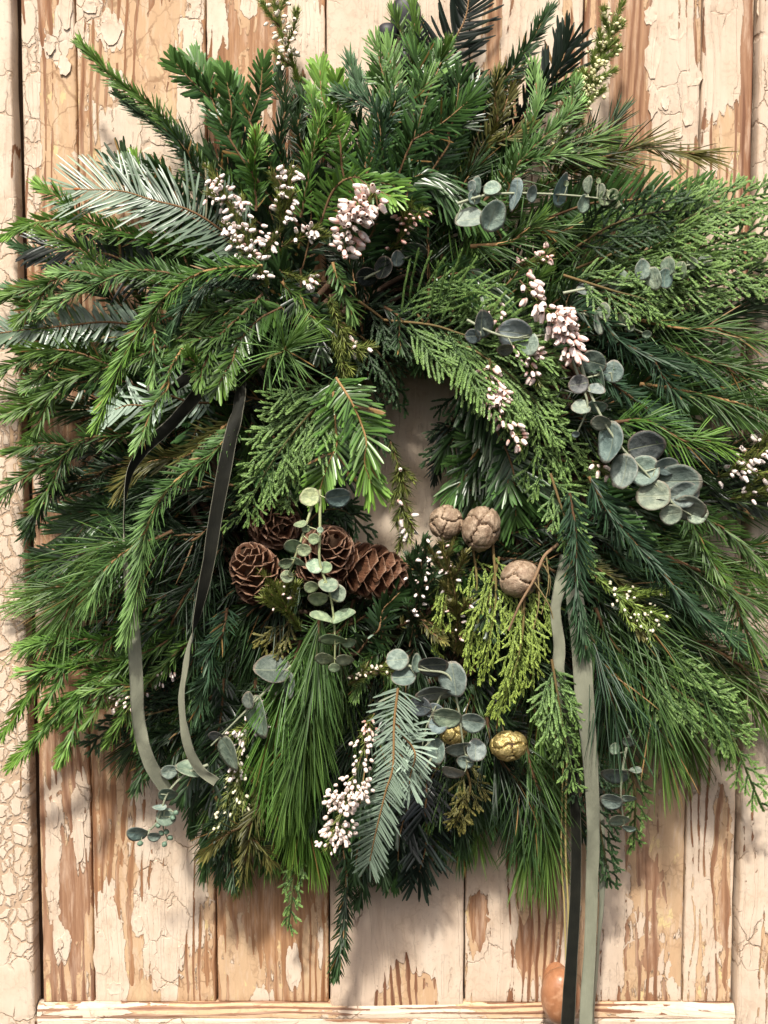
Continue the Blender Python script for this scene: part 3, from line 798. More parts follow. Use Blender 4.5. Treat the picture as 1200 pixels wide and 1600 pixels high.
c('pine', [(1000, 600), (1100, 625), (1180, 636), (1250, 645)], .085, .06, .012, 'pine', 0, 66, .9, OCHRE)
c('pine', [(960, 660), (1020, 668), (1075, 685), (1110, 690)], .12, .11, .01, 'bright', 0, 62, 1.0, label='yellow-green pine tuft beside the big round eucalyptus leaves')
c('spruce', [(1000, 690), (1090, 700), (1180, 700), (1230, 720)], .07, .05, .01, 'deep', 2, 28)
c('spruce', [(1000, 760), (1090, 800), (1160, 850), (1220, 900)], .085, .06, .015, 'spruce', 2, 34)
c('spruce', [(920, 745), (985, 840), (1060, 920), (1150, 1003)], .125, .085, .015, 'blue', 0, 40, 1.0, OCHRE * .8, bud=4, label='long budded spruce sprig slanting down at the lower right')
c('spruce', [(890, 770), (900, 850), (905, 930), (913, 1008)], .145, .13, .01, 'blue', 0, 36, 1.15, bud=4, label='budded spruce sprig hanging over the pale ribbon')
cypress([(860, 740), (880, 800), (900, 850), (925, 900)], .13, .13, .008, 'cedar', .34)
c('pine', [(1000, 850), (1100, 900), (1170, 930), (1210, 960)], .085, .06, .012, 'pine', 1, 74)
c('pine', [(930, 950), (985, 1030), (1040, 1100), (1070, 1150)], .10, .045, .015, 'pine', 1, 96, 1.2, droop=.25)
c('pine', [(960, 930), (1040, 1000), (1110, 1050), (1180, 1090)], .09, .04, .015, 'pine', 1, 90, 1.1, droop=.25)
c('pine', [(920, 980), (940, 1060), (960, 1110), (970, 1150)], .105, .08, .012, 'blue', 0, 92, 1.1, droop=.2)
c('pine', [(1080, 1000), (1150, 1040), (1190, 1080), (1215, 1130)], .05, .04, .01, 'olive', 0, 70, .7)
cypress([(990, 1020), (1060, 1080), (1130, 1130), (1192, 1265)], .075, .05, .02, 'cedar', .3, label='cypress tip trailing lowest at the right edge')
cypress([(1000, 1000), (1050, 1060), (1100, 1110), (1150, 1190)], .07, .05, .02, 'cedar', .32)
cypress([(862, 1030), (872, 1090), (882, 1150), (900, 1235)], .12, .105, .01, 'cedar', .36, 9, label='bright cypress frond hanging left of the pale ribbon')
cypress([(915, 1160), (930, 1240), (942, 1320), (955, 1385)], .07, .05, .01, 'cedard', .28)
cypress([(980, 1170), (992, 1230), (992, 1280), (990, 1325)], .05, .04, .01, 'cedar', .26)
c('spruce', [(900, 860), (960, 900), (1000, 960), (1020, 1010)], .09, .075, .012, 'olive', 2, 22)
# middle right and around the opening
cypress([(600, 500), (700, 515), (800, 575), (848, 755)], .10, .105, .02, 'cedar', .40, 10, label='broad cypress spray sweeping over the opening', ang=44, droop=.35)
cypress([(690, 520), (760, 560), (830, 620), (905, 745)], .11, .10, .02, 'cedar', .40, 10, ang=40, droop=.3)
cypress([(560, 470), (600, 500), (640, 540), (668, 575)], .09, .085, .01, 'cedard', .45, 10, droop=.4)
cypress([(530, 500), (580, 540), (612, 580), (625, 640)], .075, .07, .01, 'cedard', .4, 11, droop=.3)
c('fir', [(730, 600), (775, 670), (800, 740), (806, 806)], .09, .085, .008, 'fir', 0, 56, 1.1, flat=.6, label='glossy dark fir sprig above the tan cones')
c('fir', [(770, 610), (815, 690), (840, 750), (850, 800)], .08, .075, .008, 'fir', 1, 50, 1.0, flat=.6)
c('fir', [(670, 440), (710, 428), (740, 432), (775, 470)], .105, .10, .008, 'fir', 0, 50, 1.0, droop=.5)
cypress([(730, 590), (715, 640), (690, 690), (672, 720)], .05, .045, .008, 'cedard', .4, 11)
c('spruce', [(760, 590), (740, 650), (700, 700), (680, 740)], .045, .04, .008, 'black', 1, 24)
cypress([(770, 560), (775, 620), (760, 660), (755, 700)], .06, .055, .01, 'cedard', .4)
# overhanging greenery that narrows the opening
cypress([(650, 490), (672, 515), (690, 545), (698, 585)], .085, .08, .008, 'cedard', .45, 10, droop=.6)
cypress([(545, 550), (570, 600), (585, 650), (592, 700)], .06, .05, .008, 'cedard', .42, 11, droop=.5)
c('fir', [(520, 680), (535, 740), (538, 780), (540, 810)], .06, .05, .006, 'deep', 1, 36)
c('fir', [(770, 560), (755, 630), (745, 690), (738, 750)], .06, .05, .008, 'deep', 1, 36, 1.0, droop=.4)
c('fir', [(790, 600), (765, 690), (750, 740), (742, 800)], .065, .055, .008, 'fir', 1, 46, 1.0, droop=.3)
c('spruce', [(600, 480), (630, 500), (650, 530), (655, 570)], .10, .09, .006, 'deep', 2, 26)
c('spruce', [(560, 930), (600, 905), (640, 890), (680, 860)], .075, .07, .01, 'deep', 2, 22)
c('spruce', [(660, 940), (700, 900), (730, 880), (760, 850)], .07, .065, .01, 'deep', 2, 22)
cypress([(470, 830), (500, 800), (540, 800), (580, 840)], .08, .075, .01, 'cedard', .4, 11)
# left
c('fir', [(400, 400), (320, 345), (220, 310), (125, 296)], .095, .075, .012, 'silver', 0, 68, .8, BROWN, wd=.75, pale=.35, bud=1, flat=.5, under=1, label='silvery fir sprig showing pale needle undersides at upper left')
c('fir', [(390, 400), (300, 335), (240, 290), (205, 262)], .07, .055, .012, 'deep', 1, 34)
c('spruce', [(240, 300), (225, 270), (212, 250)], .05, .045, .004, 'bright', 0, 22)
c('spruce', [(330, 390), (200, 362), (100, 345), (-5, 372)], .08, .06, .012, 'bright', 1, 26, 1.1)
c('fir', [(260, 430), (180, 405), (120, 388), (70, 385)], .06, .05, .01, 'black', 0, 50, .7, flat=.5, droop=.2)
c('spruce', [(320, 450), (200, 430), (100, 440), (-10, 470)], .085, .065, .012, 'spruce', 2, 30, young=.2)
c('spruce', [(410, 415), (292, 438), (222, 512), (155, 655)], .125, .115, .02, 'bright', 0, 30, 1.25, OCHRE * .9, label='light green spruce sprig curving down in front of the left side')
c('spruce', [(236, 505), (242, 545), (238, 590)], .135, .13, .004, 'light', 0, 22, 1.1, OCHRE)
c('spruce', [(420, 440), (350, 430), (290, 470), (268, 520)], .105, .10, .012, 'blue', 0, 32, 1.1)
c('spruce', [(420, 470), (370, 480), (330, 500), (280, 540)], .10, .095, .012, 'spruce', 1, 32)
c('spruce', [(310, 435), (220, 425), (150, 440), (60, 490)], .105, .085, .012, 'light', 1, 26)
c('fir', [(230, 510), (140, 500), (60, 510), (-30, 525)], .075, .06, .012, 'silver', 0, 40, .8, pale=.3, flat=.5, under=1)
c('spruce', [(260, 540), (180, 570), (90, 605), (-15, 655)], .085, .07, .012, 'spruce', 2, 30, young=.2)
c('spruce', [(250, 500), (160, 530), (80, 545), (-20, 590)], .07, .055, .012, 'spruce', 2, 28)
c('fir', [(330, 630), (270, 625), (220, 630), (180, 640)], .09, .085, .006, 'silver', 0, 52, .5, flat=.5, under=1)
c('spruce', [(285, 545), (262, 600), (240, 650), (216, 695)], .135, .142, .008, 'light', 0, 25, 1.1, OCHRE)
c('spruce', [(230, 670), (150, 690), (70, 720), (-10, 790)], .08, .06, .012, 'spruce', 2, 30)
c('spruce', [(220, 720), (150, 740), (80, 760), (45, 830)], .055, .045, .012, 'deep', 2, 28)
c('spruce', [(370, 665), (285, 745), (225, 835), (200, 985)], .125, .14, .015, 'light', 0, 34, 1.2, OCHRE, label='spruce sprig with orange stem slanting down between the left ribbons')
c('spruce', [(232, 822), (195, 862), (162, 905), (140, 940)], .14, .12, .006, 'light', 0, 30, 1.1, OCHRE)
c('spruce', [(360, 660), (300, 700), (240, 720), (190, 760)], .11, .095, .012, 'olive', 0, 36, 1.0, OCHRE)
c('spruce', [(395, 660), (392, 700), (390, 740), (388, 780)], .085, .085, .004, 'spruce', 0, 26)
c('fir', [(320, 600), (315, 640), (300, 680), (290, 720)], .085, .08, .004, 'fir', 0, 36, .7)
c('pine', [(270, 830), (215, 845), (170, 855), (150, 862)], .095, .09, .006, 'pine', 0, 88, .9)
c('pine', [(250, 870), (180, 890), (125, 925), (70, 985)], .085, .065, .012, 'pine', 1, 84, .9)
c('pine', [(220, 840), (160, 880), (120, 930), (100, 970)], .10, .085, .012, 'light', 0, 88, .7)
c('spruce', [(260, 930), (180, 985), (80, 1040), (5, 1145)], .075, .055, .015, 'bright', 2, 26, 1.0)
c('spruce', [(270, 960), (190, 1030), (110, 1090), (22, 1192)], .08, .05, .015, 'bright', 2, 26, 1.1, label='lowest spruce tip at the left edge')
c('spruce', [(290, 980), (220, 1020), (145, 1075), (95, 1125)], .09, .06, .012, 'spruce', 2, 26, young=.3)
c('spruce', [(300, 1000), (245, 1050), (200, 1095), (172, 1155)], .09, .065, .012, 'spruce', 2, 26, young=.3)
c('spruce', [(250, 900), (170, 960), (110, 1010), (60, 1050)], .07, .05, .012, 'deep', 1, 28)
cypress([(340, 1090), (260, 1110), (190, 1130), (135, 1165)], .05, .04, .01, 'cedard', .36)
c('spruce', [(355, 950), (335, 1010), (322, 1060), (312, 1115)], .10, .09, .008, 'blue', 0, 32, 1.1, bud=1)
c('spruce', [(330, 900), (310, 960), (300, 1010), (290, 1070)], .085, .07, .008, 'deep', 2, 30)
c('pine', [(350, 850), (300, 920), (270, 970), (240, 1010)], .08, .07, .01, 'deep', 1, 70)
c('pine', [(360, 800), (310, 830), (270, 850), (250, 900)], .075, .07, .01, 'deep', 1, 60)
c('spruce', [(340, 1080), (290, 1130), (250, 1160), (215, 1225)], .06, .045, .01, 'deep', 2, 28)
# centre left
c('pine', [(405, 578), (420, 566), (436, 551), (452, 536)], .105, .150, .0, 'light', 0, 84, 2.0, OCHRE, gone=.1, a0=82, label='pine tuft bursting outward left of the opening')
cypress([(545, 590), (490, 640), (430, 715), (372, 815)], .12, .115, .015, 'cedar', .40, 9, label='wide cypress spray hanging above the brown cones')
cypress([(520, 600), (480, 660), (460, 730), (440, 800)], .105, .10, .012, 'cedar', .36, 10)
c('fir', [(525, 590), (560, 650), (572, 700), (580, 755)], .14, .135, .008, 'bright', 0, 46, 1.1, OCHRE, flat=.8, label='bright yellow-green fir tip hanging at the centre')
c('fir', [(520, 600), (525, 660), (518, 710), (500, 765)], .13, .125, .008, 'bright', 0, 42, 1.1, OCHRE, flat=.8)
c('spruce', [(520, 410), (532, 440), (542, 465), (550, 492)], .125, .12, .006, 'light', 0, 24, 1.1, OCHRE)
c('spruce', [(440, 440), (465, 465), (485, 490), (500, 510)], .12, .115, .006, 'spruce', 0, 30, 1.0, OCHRE, young=.3)
c('fir', [(470, 420), (480, 470), (500, 510), (540, 540)], .09, .085, .01, 'deep', 1, 36)
# bottom
c('pine', [(500, 960), (492, 1080), (480, 1155), (470, 1235)], .115, .06, .02, 'pine', 1, 88, 1.6, droop=.25, tang=11, a0=36, label='thick brush of long pine needles hanging at the bottom', young=.1)
c('pine', [(470, 1000), (440, 1090), (430, 1180), (420, 1260)], .09, .05, .015, 'bright', 0, 84, 1.2, droop=.25, a0=34)
c('pine', [(490, 1120), (482, 1210), (478, 1270), (474, 1310)], .075, .04, .012, 'bright', 2, 74, 1.0, droop=.25, tang=16, a0=30)
c('spruce', [(530, 1290), (534, 1370), (533, 1450), (526, 1518)], .05, .045, .004, 'deep', 0, 24, 1.3, label='single spruce shoot dangling lowest below the wreath')
cypress([(470, 1330), (460, 1370), (455, 1410), (450, 1450)], .045, .04, .004, 'cedar', .3)
c('spruce', [(575, 1250), (572, 1300), (568, 1360), (560, 1405)], .05, .04, .006, 'deep', 1, 30)
c('fir', [(622, 1075), (612, 1170), (598, 1260), (578, 1345)], .135, .095, .015, 'silver', 0, 43, .85, OCHRE * .8, wd=.62, pale=.65, flat=.45, under=1, label='silver-green fir tip hanging at the bottom centre')
c('fir', [(620, 1130), (640, 1160), (645, 1190), (640, 1225)], .125, .12, .004, 'silver', 0, 42, .8, OCHRE * .7, wd=.75, flat=.45, under=1)
c('fir', [(660, 1180), (672, 1250), (665, 1310), (655, 1362)], .06, .045, .008, 'black', 0, 56, .7, flat=.5, label='black-green fir tip at the bottom right of the silver one')
c('fir', [(650, 1190), (640, 1250), (630, 1300), (622, 1345)], .055, .045, .008, 'black', 0, 50, .7, flat=.5)
c('pine', [(760, 1120), (790, 1190), (820, 1240), (840, 1290)], .07, .055, .01, 'deep', 1, 74, 1.0, droop=.3)
c('pine', [(820, 1150), (840, 1230), (850, 1280), (855, 1330)], .065, .05, .01, 'pine', 1, 80, 1.0, droop=.3)
c('spruce', [(720, 1170), (725, 1230), (715, 1280), (712, 1320)], .05, .04, .008, 'deep', 2, 28)
c('spruce', [(380, 1170), (360, 1240), (355, 1310), (345, 1370)], .06, .045, .01, 'deep', 2, 30)
c('spruce', [(410, 1190), (400, 1270), (385, 1330), (372, 1385)], .07, .05, .01, 'olive', 2, 28)
c('pine', [(380, 1200), (350, 1270), (330, 1310), (320, 1350)], .05, .04, .01, 'deep', 0, 50)
c('fir', [(560, 1020), (585, 985), (605, 950), (625, 925)], .10, .10, .006, 'deep', 0, 32, 1.0, flat=1.3)
c('spruce', [(640, 1000), (690, 960), (700, 930), (690, 880)], .085, .08, .008, 'deep', 2, 20)
c('spruce', [(620, 980), (660, 970), (700, 985), (720, 1010)], .09, .085, .008, 'olive', 2, 16)
for q, (x0, x1, y1, kd, tn, n_) in enumerate([(520, 505, 1345, 'spruce', 'spruce', 27), (560, 548, 1375, 'spruce', 'deep', 28), (600, 612, 1360, 'fir', 'deep', 40), (700, 690, 1330, 'spruce', 'deep', 27),
        (740, 745, 1300, 'pine', 'pine', 60), (640, 650, 1320, 'spruce', 'spruce', 26), (780, 790, 1280, 'spruce', 'deep', 27), (450, 420, 1350, 'spruce', 'deep', 27), (400, 380, 1340, 'pine', 'pine', 56), (340, 300, 1290, 'spruce', 'deep', 28),
        (860, 868, 1300, 'spruce', 'spruce', 25), (690, 720, 1310, 'pine', 'deep', 60), (300, 262, 1220, 'spruce', 'spruce', 26), (350, 330, 1330, 'fir', 'deep', 34)]):
    c(kd, [(x0, 1060), ((x0 + x1) / 2, (1060 + y1) / 2), (x1, y1)], .06, .032 + .002 * (q % 4), .008, tn, 2, n_, droop=.15)
for q, (x0, y0, x1, y1, kd, n_) in enumerate([(330, 640, 300, 560, 'spruce', 25), (300, 540, 355, 590, 'spruce', 24), (350, 520, 318, 575, 'spruce', 26), (380, 540, 342, 600, 'fir', 30)]):
    c(kd, [(x0 + 60, y0 - 60), ((x0 + x1) / 2, (y0 + y1) / 2 - 20), (x1, y1)], .115, .128, .006, 'spruce', 1, n_, droop=.1)
# juniper-like feathery fronds, lower right of the opening
J = dict(tint='juniper', wide=.34, gap=11, fine=.62, name='juniper_sprig', droop=1.0, ang=30, hw=1.0)
cypress([(770, 850), (775, 930), (765, 1000), (755, 1060)], .10, .10, .012, **J)
cypress([(800, 880), (815, 950), (810, 1030), (790, 1090)], .105, .105, .012, label='yellow-green feathery juniper spray under the cypress cones', **J)
cypress([(740, 860), (745, 910), (740, 960), (735, 1010)], .09, .09, .01, **J)
cypress([(840, 900), (835, 980), (815, 1050), (770, 1110)], .10, .095, .012, **J)
cypress([(700, 870), (700, 920), (690, 970), (680, 1020)], .095, .09, .01, **J)
cypress([(780, 870), (765, 930), (740, 990), (728, 1050)], .10, .10, .01, **J)
cypress([(820, 930), (815, 1000), (800, 1060), (775, 1120)], .115, .11, .01, **J)
cypress([(720, 1180), (735, 1230), (720, 1270), (712, 1290)], .075, .07, .006, 'olive', .4, 9, name='juniper_sprig')
cypress([(460, 960), (440, 985), (425, 1000), (410, 1010)], .09, .09, .006, 'olive', .7, 8, name='juniper_sprig')
# ------------------------------------------------------------------ materials of the decorations
k = NT('eucalyptus_leaf')
oi_ = k.new('ObjectInfo'); tc = k.new('TexCoord').outputs['Object']
lx, ly, lz = k.sep(tc)
col = oi_.outputs['Color']
nz = k.noise(k.vmath('ADD', tc, k.comb(k.math('MULTIPLY', oi_.outputs['Random'], 20), 0, 0)), 3.2, 5, .6)
col = k.mix(k.step(nz, .35, .7), k.mix(1, col, (.62, .66, .66), 'MULTIPLY'), k.mix(1, col, (1.24, 1.2, 1.16), 'MULTIPLY'))
mid = k.math('SUBTRACT', 1.0, k.step(k.math('ABSOLUTE', ly), .006, .022))
ven = k.math('ABSOLUTE', k.math('SINE', k.math('ADD', k.math('MULTIPLY', lx, 26), k.math('MULTIPLY', k.math('ABSOLUTE', ly), -22))))
ven = k.math('SUBTRACT', 1.0, k.step(ven, .02, .14))
col = k.mix(k.math('MULTIPLY', mid, .55), col, (.36, .40, .26))
col = k.mix(k.math('MULTIPLY', ven, .28), col, (.34, .40, .30))
rr_ = k.math('SQRT', k.math('ADD', k.math('POWER', k.math('SUBTRACT', lx, .5), 2.0), k.math('POWER', ly, 2.0)))
col = k.mix(k.math('MULTIPLY', k.step(k.math('ADD', rr_, k.math('MULTIPLY', nz, .08)), .46, .53), .5), col, (.33, .24, .18))
spt = k.step(k.noise(tc, 24, 2), .68, .74)
col = k.mix(k.math('MULTIPLY', spt, .35), col, (.12, .10, .06))
k.bump(k.math('ADD', k.math('MULTIPLY', mid, -.6), k.math('MULTIPLY', nz, 1.0)), .02, .25)
k.base(col, .5, .35)
tr = k.new('BsdfTranslucent'); k.put(tr.inputs[0], col)
mx = k.new('MixShader'); mx.inputs[0].default_value = .2
k.t.links.new(k.bsdf.outputs[0], mx.inputs[1]); k.t.links.new(tr.outputs[0], mx.inputs[2]); k.t.links.new(mx.outputs[0], k.out.inputs[0])
M['euc'] = k.m
k = NT('green_stem'); k.base(k.attr('Col'), .5, .4); M['stem'] = k.m
k = NT('heather_bell'); c = k.attr('Col'); oc = k.new('ObjectInfo').outputs['Color']
c = k.mix(1, c, oc, 'MULTIPLY')
k.base(c, .45, .4); k.bsdf.inputs['Subsurface Weight'].default_value = 0
M['bell'] = k.m
k = NT('cone_scale'); tc = k.new('TexCoord').outputs['Object']; oi_ = k.new('ObjectInfo')
lx, ly, lz = k.sep(tc)
n1 = k.noise(k.vmath('ADD', k.comb(k.math('MULTIPLY', lx, .4), k.math('MULTIPLY', ly, 3), lz), k.comb(k.math('MULTIPLY', oi_.outputs['Random'], 30), 0, 0)), 4, 4)
c = k.mix(n1, (.050, .022, .012), (.15, .068, .036))
c = k.mix(k.math('MULTIPLY', k.step(lx, .70, 1.0), .75), c, (.33, .20, .125))
c = k.mix(k.math('MULTIPLY', oi_.outputs['Random'], .2), c, (.27, .13, .075))
k.bump(n1, .05, .3)
M['cone'] = k.base(c, .42, .45)
def cyp_mat(name, a, b, cc, rough, metal):
    k = NT(name); tc = k.new('TexCoord').outputs['Object']; oi_ = k.new('ObjectInfo')
    v = k.vmath('ADD', tc, k.comb(k.math('MULTIPLY', oi_.outputs['Random'], 3), 0, 0))
    n1 = k.noise(v, 160, 5, .65); n2 = k.noise(v, 700, 4, .6)
    c = k.mix(k.step(n1, .35, .68), a, b)
    c = k.mix(k.math('MULTIPLY', k.step(n2, .52, .7), .6), c, cc)
    k.bump(k.math('ADD', n1, k.math('MULTIPLY', n2, .8)), .0015, .7)
    k.bsdf.inputs['Metallic'].default_value = metal
    return k.base(c, rough, .45)
M['tan'] = cyp_mat('cypress_cone_scale', (.27, .185, .12), (.47, .36, .25), (.14, .09, .055), .46, .15)
M['gilt'] = cyp_mat('gilded_cone_scale', (.36, .28, .09), (.66, .53, .24), (.22, .19, .06), .33, .6)
k = NT('cone_core'); M['core'] = k.base((.06, .035, .02), .8, .2)

# ------------------------------------------------------------------ eucalyptus
def leaf_mesh(name, seed, rnd=.95):
    r = np.random.default_rng(seed); n, m = 20, 5
    a = np.linspace(0, 2 * PI, n, endpoint=False)
    V = [[.5, 0, 0]]
    ph = r.uniform(0, 6, 3)
    for q in range(1, m + 1):
        f = q / m
        rad = .5 * f * (1 + .025 * np.sin(2 * a + ph[0]) + .018 * np.sin(5 * a + ph[1]))
        x = .5 + rad * np.cos(a); y = rad * np.sin(a) * rnd
        x = np.where(np.cos(a) > .93, x + .02 * f, x)
        z = .30 * (rad ** 2) * (1 if seed % 2 else .6) + .05 * f * np.sin(2 * a + ph[2]) * f + .07 * np.abs(y) - .05 * (x - .5)
        V += list(np.stack([x, y, z], 1))
    V = np.array(V)
    back = V.copy(); back[:, 2] -= .006; N0 = len(V)
    def faces(o, flip):
        F3 = np.array([[o, o + 1 + i, o + 1 + (i + 1) % n] for i in range(n)])
        F4 = np.array([[o + 1 + q * n + i, o + 1 + (q + 1) * n + i, o + 1 + (q + 1) * n + (i + 1) % n, o + 1 + q * n + (i + 1) % n] for q in range(m - 1) for i in range(n)])
        return (F3[:, ::-1], F4[:, ::-1]) if flip else (F3, F4)
    a3, a4 = faces(0, False); b3, b4 = faces(N0, True)
    e = 1 + (m - 1) * n
    rim = np.array([[e + i, e + N0 + i, e + N0 + (i + 1) % n, e + (i + 1) % n] for i in range(n)])
    return new_mesh(name, np.vstack([V, back]), [np.vstack([a3, b3]), np.vstack([a4, b4, rim])], M['euc'])
LEAF = [leaf_mesh('leaf', q) for q in range(5)]
OVAL = [leaf_mesh('leaf', 20 + q, .62) for q in range(3)]
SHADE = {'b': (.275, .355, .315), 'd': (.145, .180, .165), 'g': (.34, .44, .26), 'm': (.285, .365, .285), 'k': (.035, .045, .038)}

def eucalyptus(label, stem, leaves, d0, d1, shade='b', group='eucalyptus sprigs tucked into the wreath', arch=.008, buds=(), forks=()):
    p = spine(stem, d0, d1, arch, 40)
    root = thing('eucalyptus_sprig', label, 'eucalyptus', p[0], group)
    B0 = p[0]; r = np.random.default_rng(int(abs(stem[0][0] * 7 + stem[0][1])))
    g = Geo(); m = pxm(d0)
    sc = np.array([.36, .40, .20]) if shade == 'g' else np.array([.30, .33, .22])
    tube(g, p, np.linspace(2.6, 1.3, 40) * m, sc, 6)
    fpts = [p]
    for f in forks:
        q = spine(f, d0, d1, 0, 20); tube(g, q, np.linspace(1.8, 1.0, 20) * m, sc, 5); fpts.append(q)
    allp = np.vstack(fpts); ax, ay = PX(allp)
    for L in leaves:
        px, py, w, h = L[:4]; ang = L[4] if len(L) > 4 and L[4] is not None else None
        sh = L[5] if len(L) > 5 else shade
        if ang is None: ang = (0 if w >= h else 90) + r.uniform(-14, 14); ln, wd = max(w, h), min(w, h)
        else: ln, wd = max(w, h), min(w, h)
        j = int(np.argmin((ax - px) ** 2 + (ay - py) ** 2))
        dl = -allp[j][1] + r.uniform(-.002, .005)
        c = P(px, py, dl); mm = pxm(dl)
        A = math.cos(math.radians(ang)) * RT + math.sin(math.radians(ang)) * UP
        s = np.array([ax[j] - px, -(ay[j] - py)])
        if s @ np.array([A @ RT, A @ UP]) > 0: A = -A
        cam_ = unit(CAM - c)
        A = unit(A - cam_ * (A @ cam_)); Bv = np.cross(cam_, A)
        oval = wd / ln < .42
        til = math.acos(min(1, wd / (ln * (.62 if oval else .95)))) * (1 if r.random() < .6 else -1)
        if Bv @ UP > 0: til = -abs(til) if r.random() < .75 else abs(til)
        nrm = math.cos(til) * cam_ + math.sin(til) * Bv
        A2 = unit(A + cam_ * r.uniform(-.05, .22)); nrm = unit(nrm - A2 * (nrm @ A2)); Y = np.cross(nrm, A2)
        base = c - A2 * ln * .5 * mm
        o = link('leaf', (OVAL if oval else LEAF)[r.integers(0, 3 if oval else 5)], root, base - B0)
        Mx = Matrix(((A2[0], Y[0], nrm[0]), (A2[1], Y[1], nrm[1]), (A2[2], Y[2], nrm[2])))
        o.rotation_mode = 'QUATERNION'; o.rotation_quaternion = Mx.to_quaternion()
        z = ln * mm * 1.06; o.scale = (z, z, z)
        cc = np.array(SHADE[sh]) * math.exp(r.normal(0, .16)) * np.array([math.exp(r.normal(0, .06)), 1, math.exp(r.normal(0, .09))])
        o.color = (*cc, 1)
        if np.linalg.norm(base - allp[j]) < .035:
            tube(g, spline(np.array([allp[j], (allp[j] + base) / 2 + cam_ * .0008, base + A2 * ln * .03 * mm]), 6), np.linspace(1.2, .8, 6) * m, sc, 5)
    for (bx_, by_) in buds:
        j = int(np.argmin((ax - bx_) ** 2 + (ay - by_) ** 2)); c = P(bx_, by_, -allp[j][1] + .003)
        gb = Geo(); dv = unit(r.normal(0, 1, 3)); ellipsoid(gb, np.zeros(3), dv, 10 * m, 4.6 * m, np.array([.14, .22, .15]), 8, 6)
        link('bud', gb.mesh('bud', M['stem']), root, c - B0)
        tube(g, np.array([allp[j], (allp[j] + c) / 2 + .0005, c]), .8 * m, sc, 4)
    link('stem', g.mesh('stem', M['stem'], B0), root)
    return root

E = eucalyptus
E('largest eucalyptus sprig with big round grey leaves at the lower right', [(905, 560), (925, 620), (960, 685), (1010, 740), (1050, 785), (1080, 805)],
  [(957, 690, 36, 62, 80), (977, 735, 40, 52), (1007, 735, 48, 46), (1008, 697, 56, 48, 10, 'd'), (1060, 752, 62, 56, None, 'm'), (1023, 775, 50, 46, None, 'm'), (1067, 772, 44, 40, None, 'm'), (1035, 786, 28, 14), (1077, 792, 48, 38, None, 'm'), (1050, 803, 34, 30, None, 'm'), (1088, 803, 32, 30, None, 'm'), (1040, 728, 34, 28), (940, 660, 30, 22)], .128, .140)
E('eucalyptus pair of small round leaves on a forked stem right of the pink heather', [(893, 560), (908, 600), (918, 635), (902, 676)],
  [(958, 582, 32, 33), (937, 590, 20, 38), (930, 609, 27, 16), (928, 566, 40, 36, None, 'd'), (909, 637, 28, 22, 0), (933, 634, 28, 18, 0), (900, 678, 12, 10), (905, 600, 30, 30, None, 'd')], .125, .128, forks=[[(918, 590), (940, 585), (955, 582)]])
E('eucalyptus sprig with pale round leaves pointing right below the cypress spray', [(880, 458), (940, 446), (1000, 435), (1050, 420), (1105, 408)],
  [(1003, 422, 23, 31), (1022, 434, 26, 34), (1045, 417, 22, 27), (1038, 434, 22, 30), (1065, 422, 19, 27, None, 'g'), (962, 448, 17, 21), (973, 435, 18, 24), (1082, 412, 16, 18), (1103, 407, 20, 18), (915, 452, 26, 18, None, 'd')], .112, .095, 'm')
E('short eucalyptus sprig with few leaves under the pale round one', [(905, 488), (935, 497), (975, 508), (1005, 520)],
  [(945, 487, 20, 25), (933, 503, 13, 36), (977, 500, 17, 21), (985, 512, 14, 12), (1010, 522, 14, 12)], .115, .11, 'm')
E('eucalyptus sprig reaching right along the upper right of the wreath', [(715, 318), (760, 305), (820, 302), (900, 306), (965, 314)],
  [(747, 290, 15, 25), (768, 295, 26, 20, None, 'm'), (740, 309, 18, 22), (738, 293, 12, 20), (770, 335, 36, 48, 70), (733, 343, 44, 28), (807, 303, 18, 48), (830, 302, 15, 26), (875, 298, 19, 50), (920, 290, 14, 26, None, 'm'), (911, 317, 17, 28, None, 'm'), (945, 310, 20, 24, None, 'g'), (958, 304, 18, 18, None, 'g'), (960, 318, 16, 16, None, 'g'), (940, 298, 14, 20, None, 'm'), (885, 287, 8, 9, None, 'g'), (935, 283, 7, 9, None, 'g')], .125, .115, 'b')
E('cluster of dusky blue-grey eucalyptus leaves in front of the pink heather', [(730, 500), (770, 520), (810, 528), (870, 520)],
  [(752, 508, 28, 42, 85, 'd'), (806, 520, 50, 44), (826, 536, 32, 36), (864, 517, 24, 20), (790, 545, 24, 18, None, 'd'), (740, 525, 24, 22, None, 'd')], .132, .135)
E('pale green eucalyptus tendril dangling in front of the brown cones', [(500, 765), (500, 830), (500, 880), (516, 930), (523, 985), (523, 1045)],
  [(508, 887, 20, 18), (487, 917, 22, 18), (512, 915, 30, 22), (498, 933, 30, 20), (529, 928, 24, 28), (503, 967, 38, 13, -20), (536, 965, 40, 16, 25), (522, 998, 42, 15, 0), (544, 1003, 22, 14), (508, 1028, 29, 17, 0), (538, 1030, 28, 16, 0), (523, 1043, 18, 14), (485, 777, 30, 28), (527, 776, 38, 30, None, 'b'), (492, 885, 26, 22)], .150, .140, 'g')
E('smaller pale green eucalyptus tendril beside the longer one above the left cone', [(492, 775), (480, 815), (465, 860), (450, 900)],
  [(461, 852, 31, 20, 0), (474, 859, 22, 20), (490, 842, 18, 17), (447, 880, 21, 17), (465, 877, 24, 10, -25), (449, 901, 20, 20), (478, 826, 14, 12), (500, 828, 10, 10), (470, 820, 20, 10)], .148, .148, 'g')
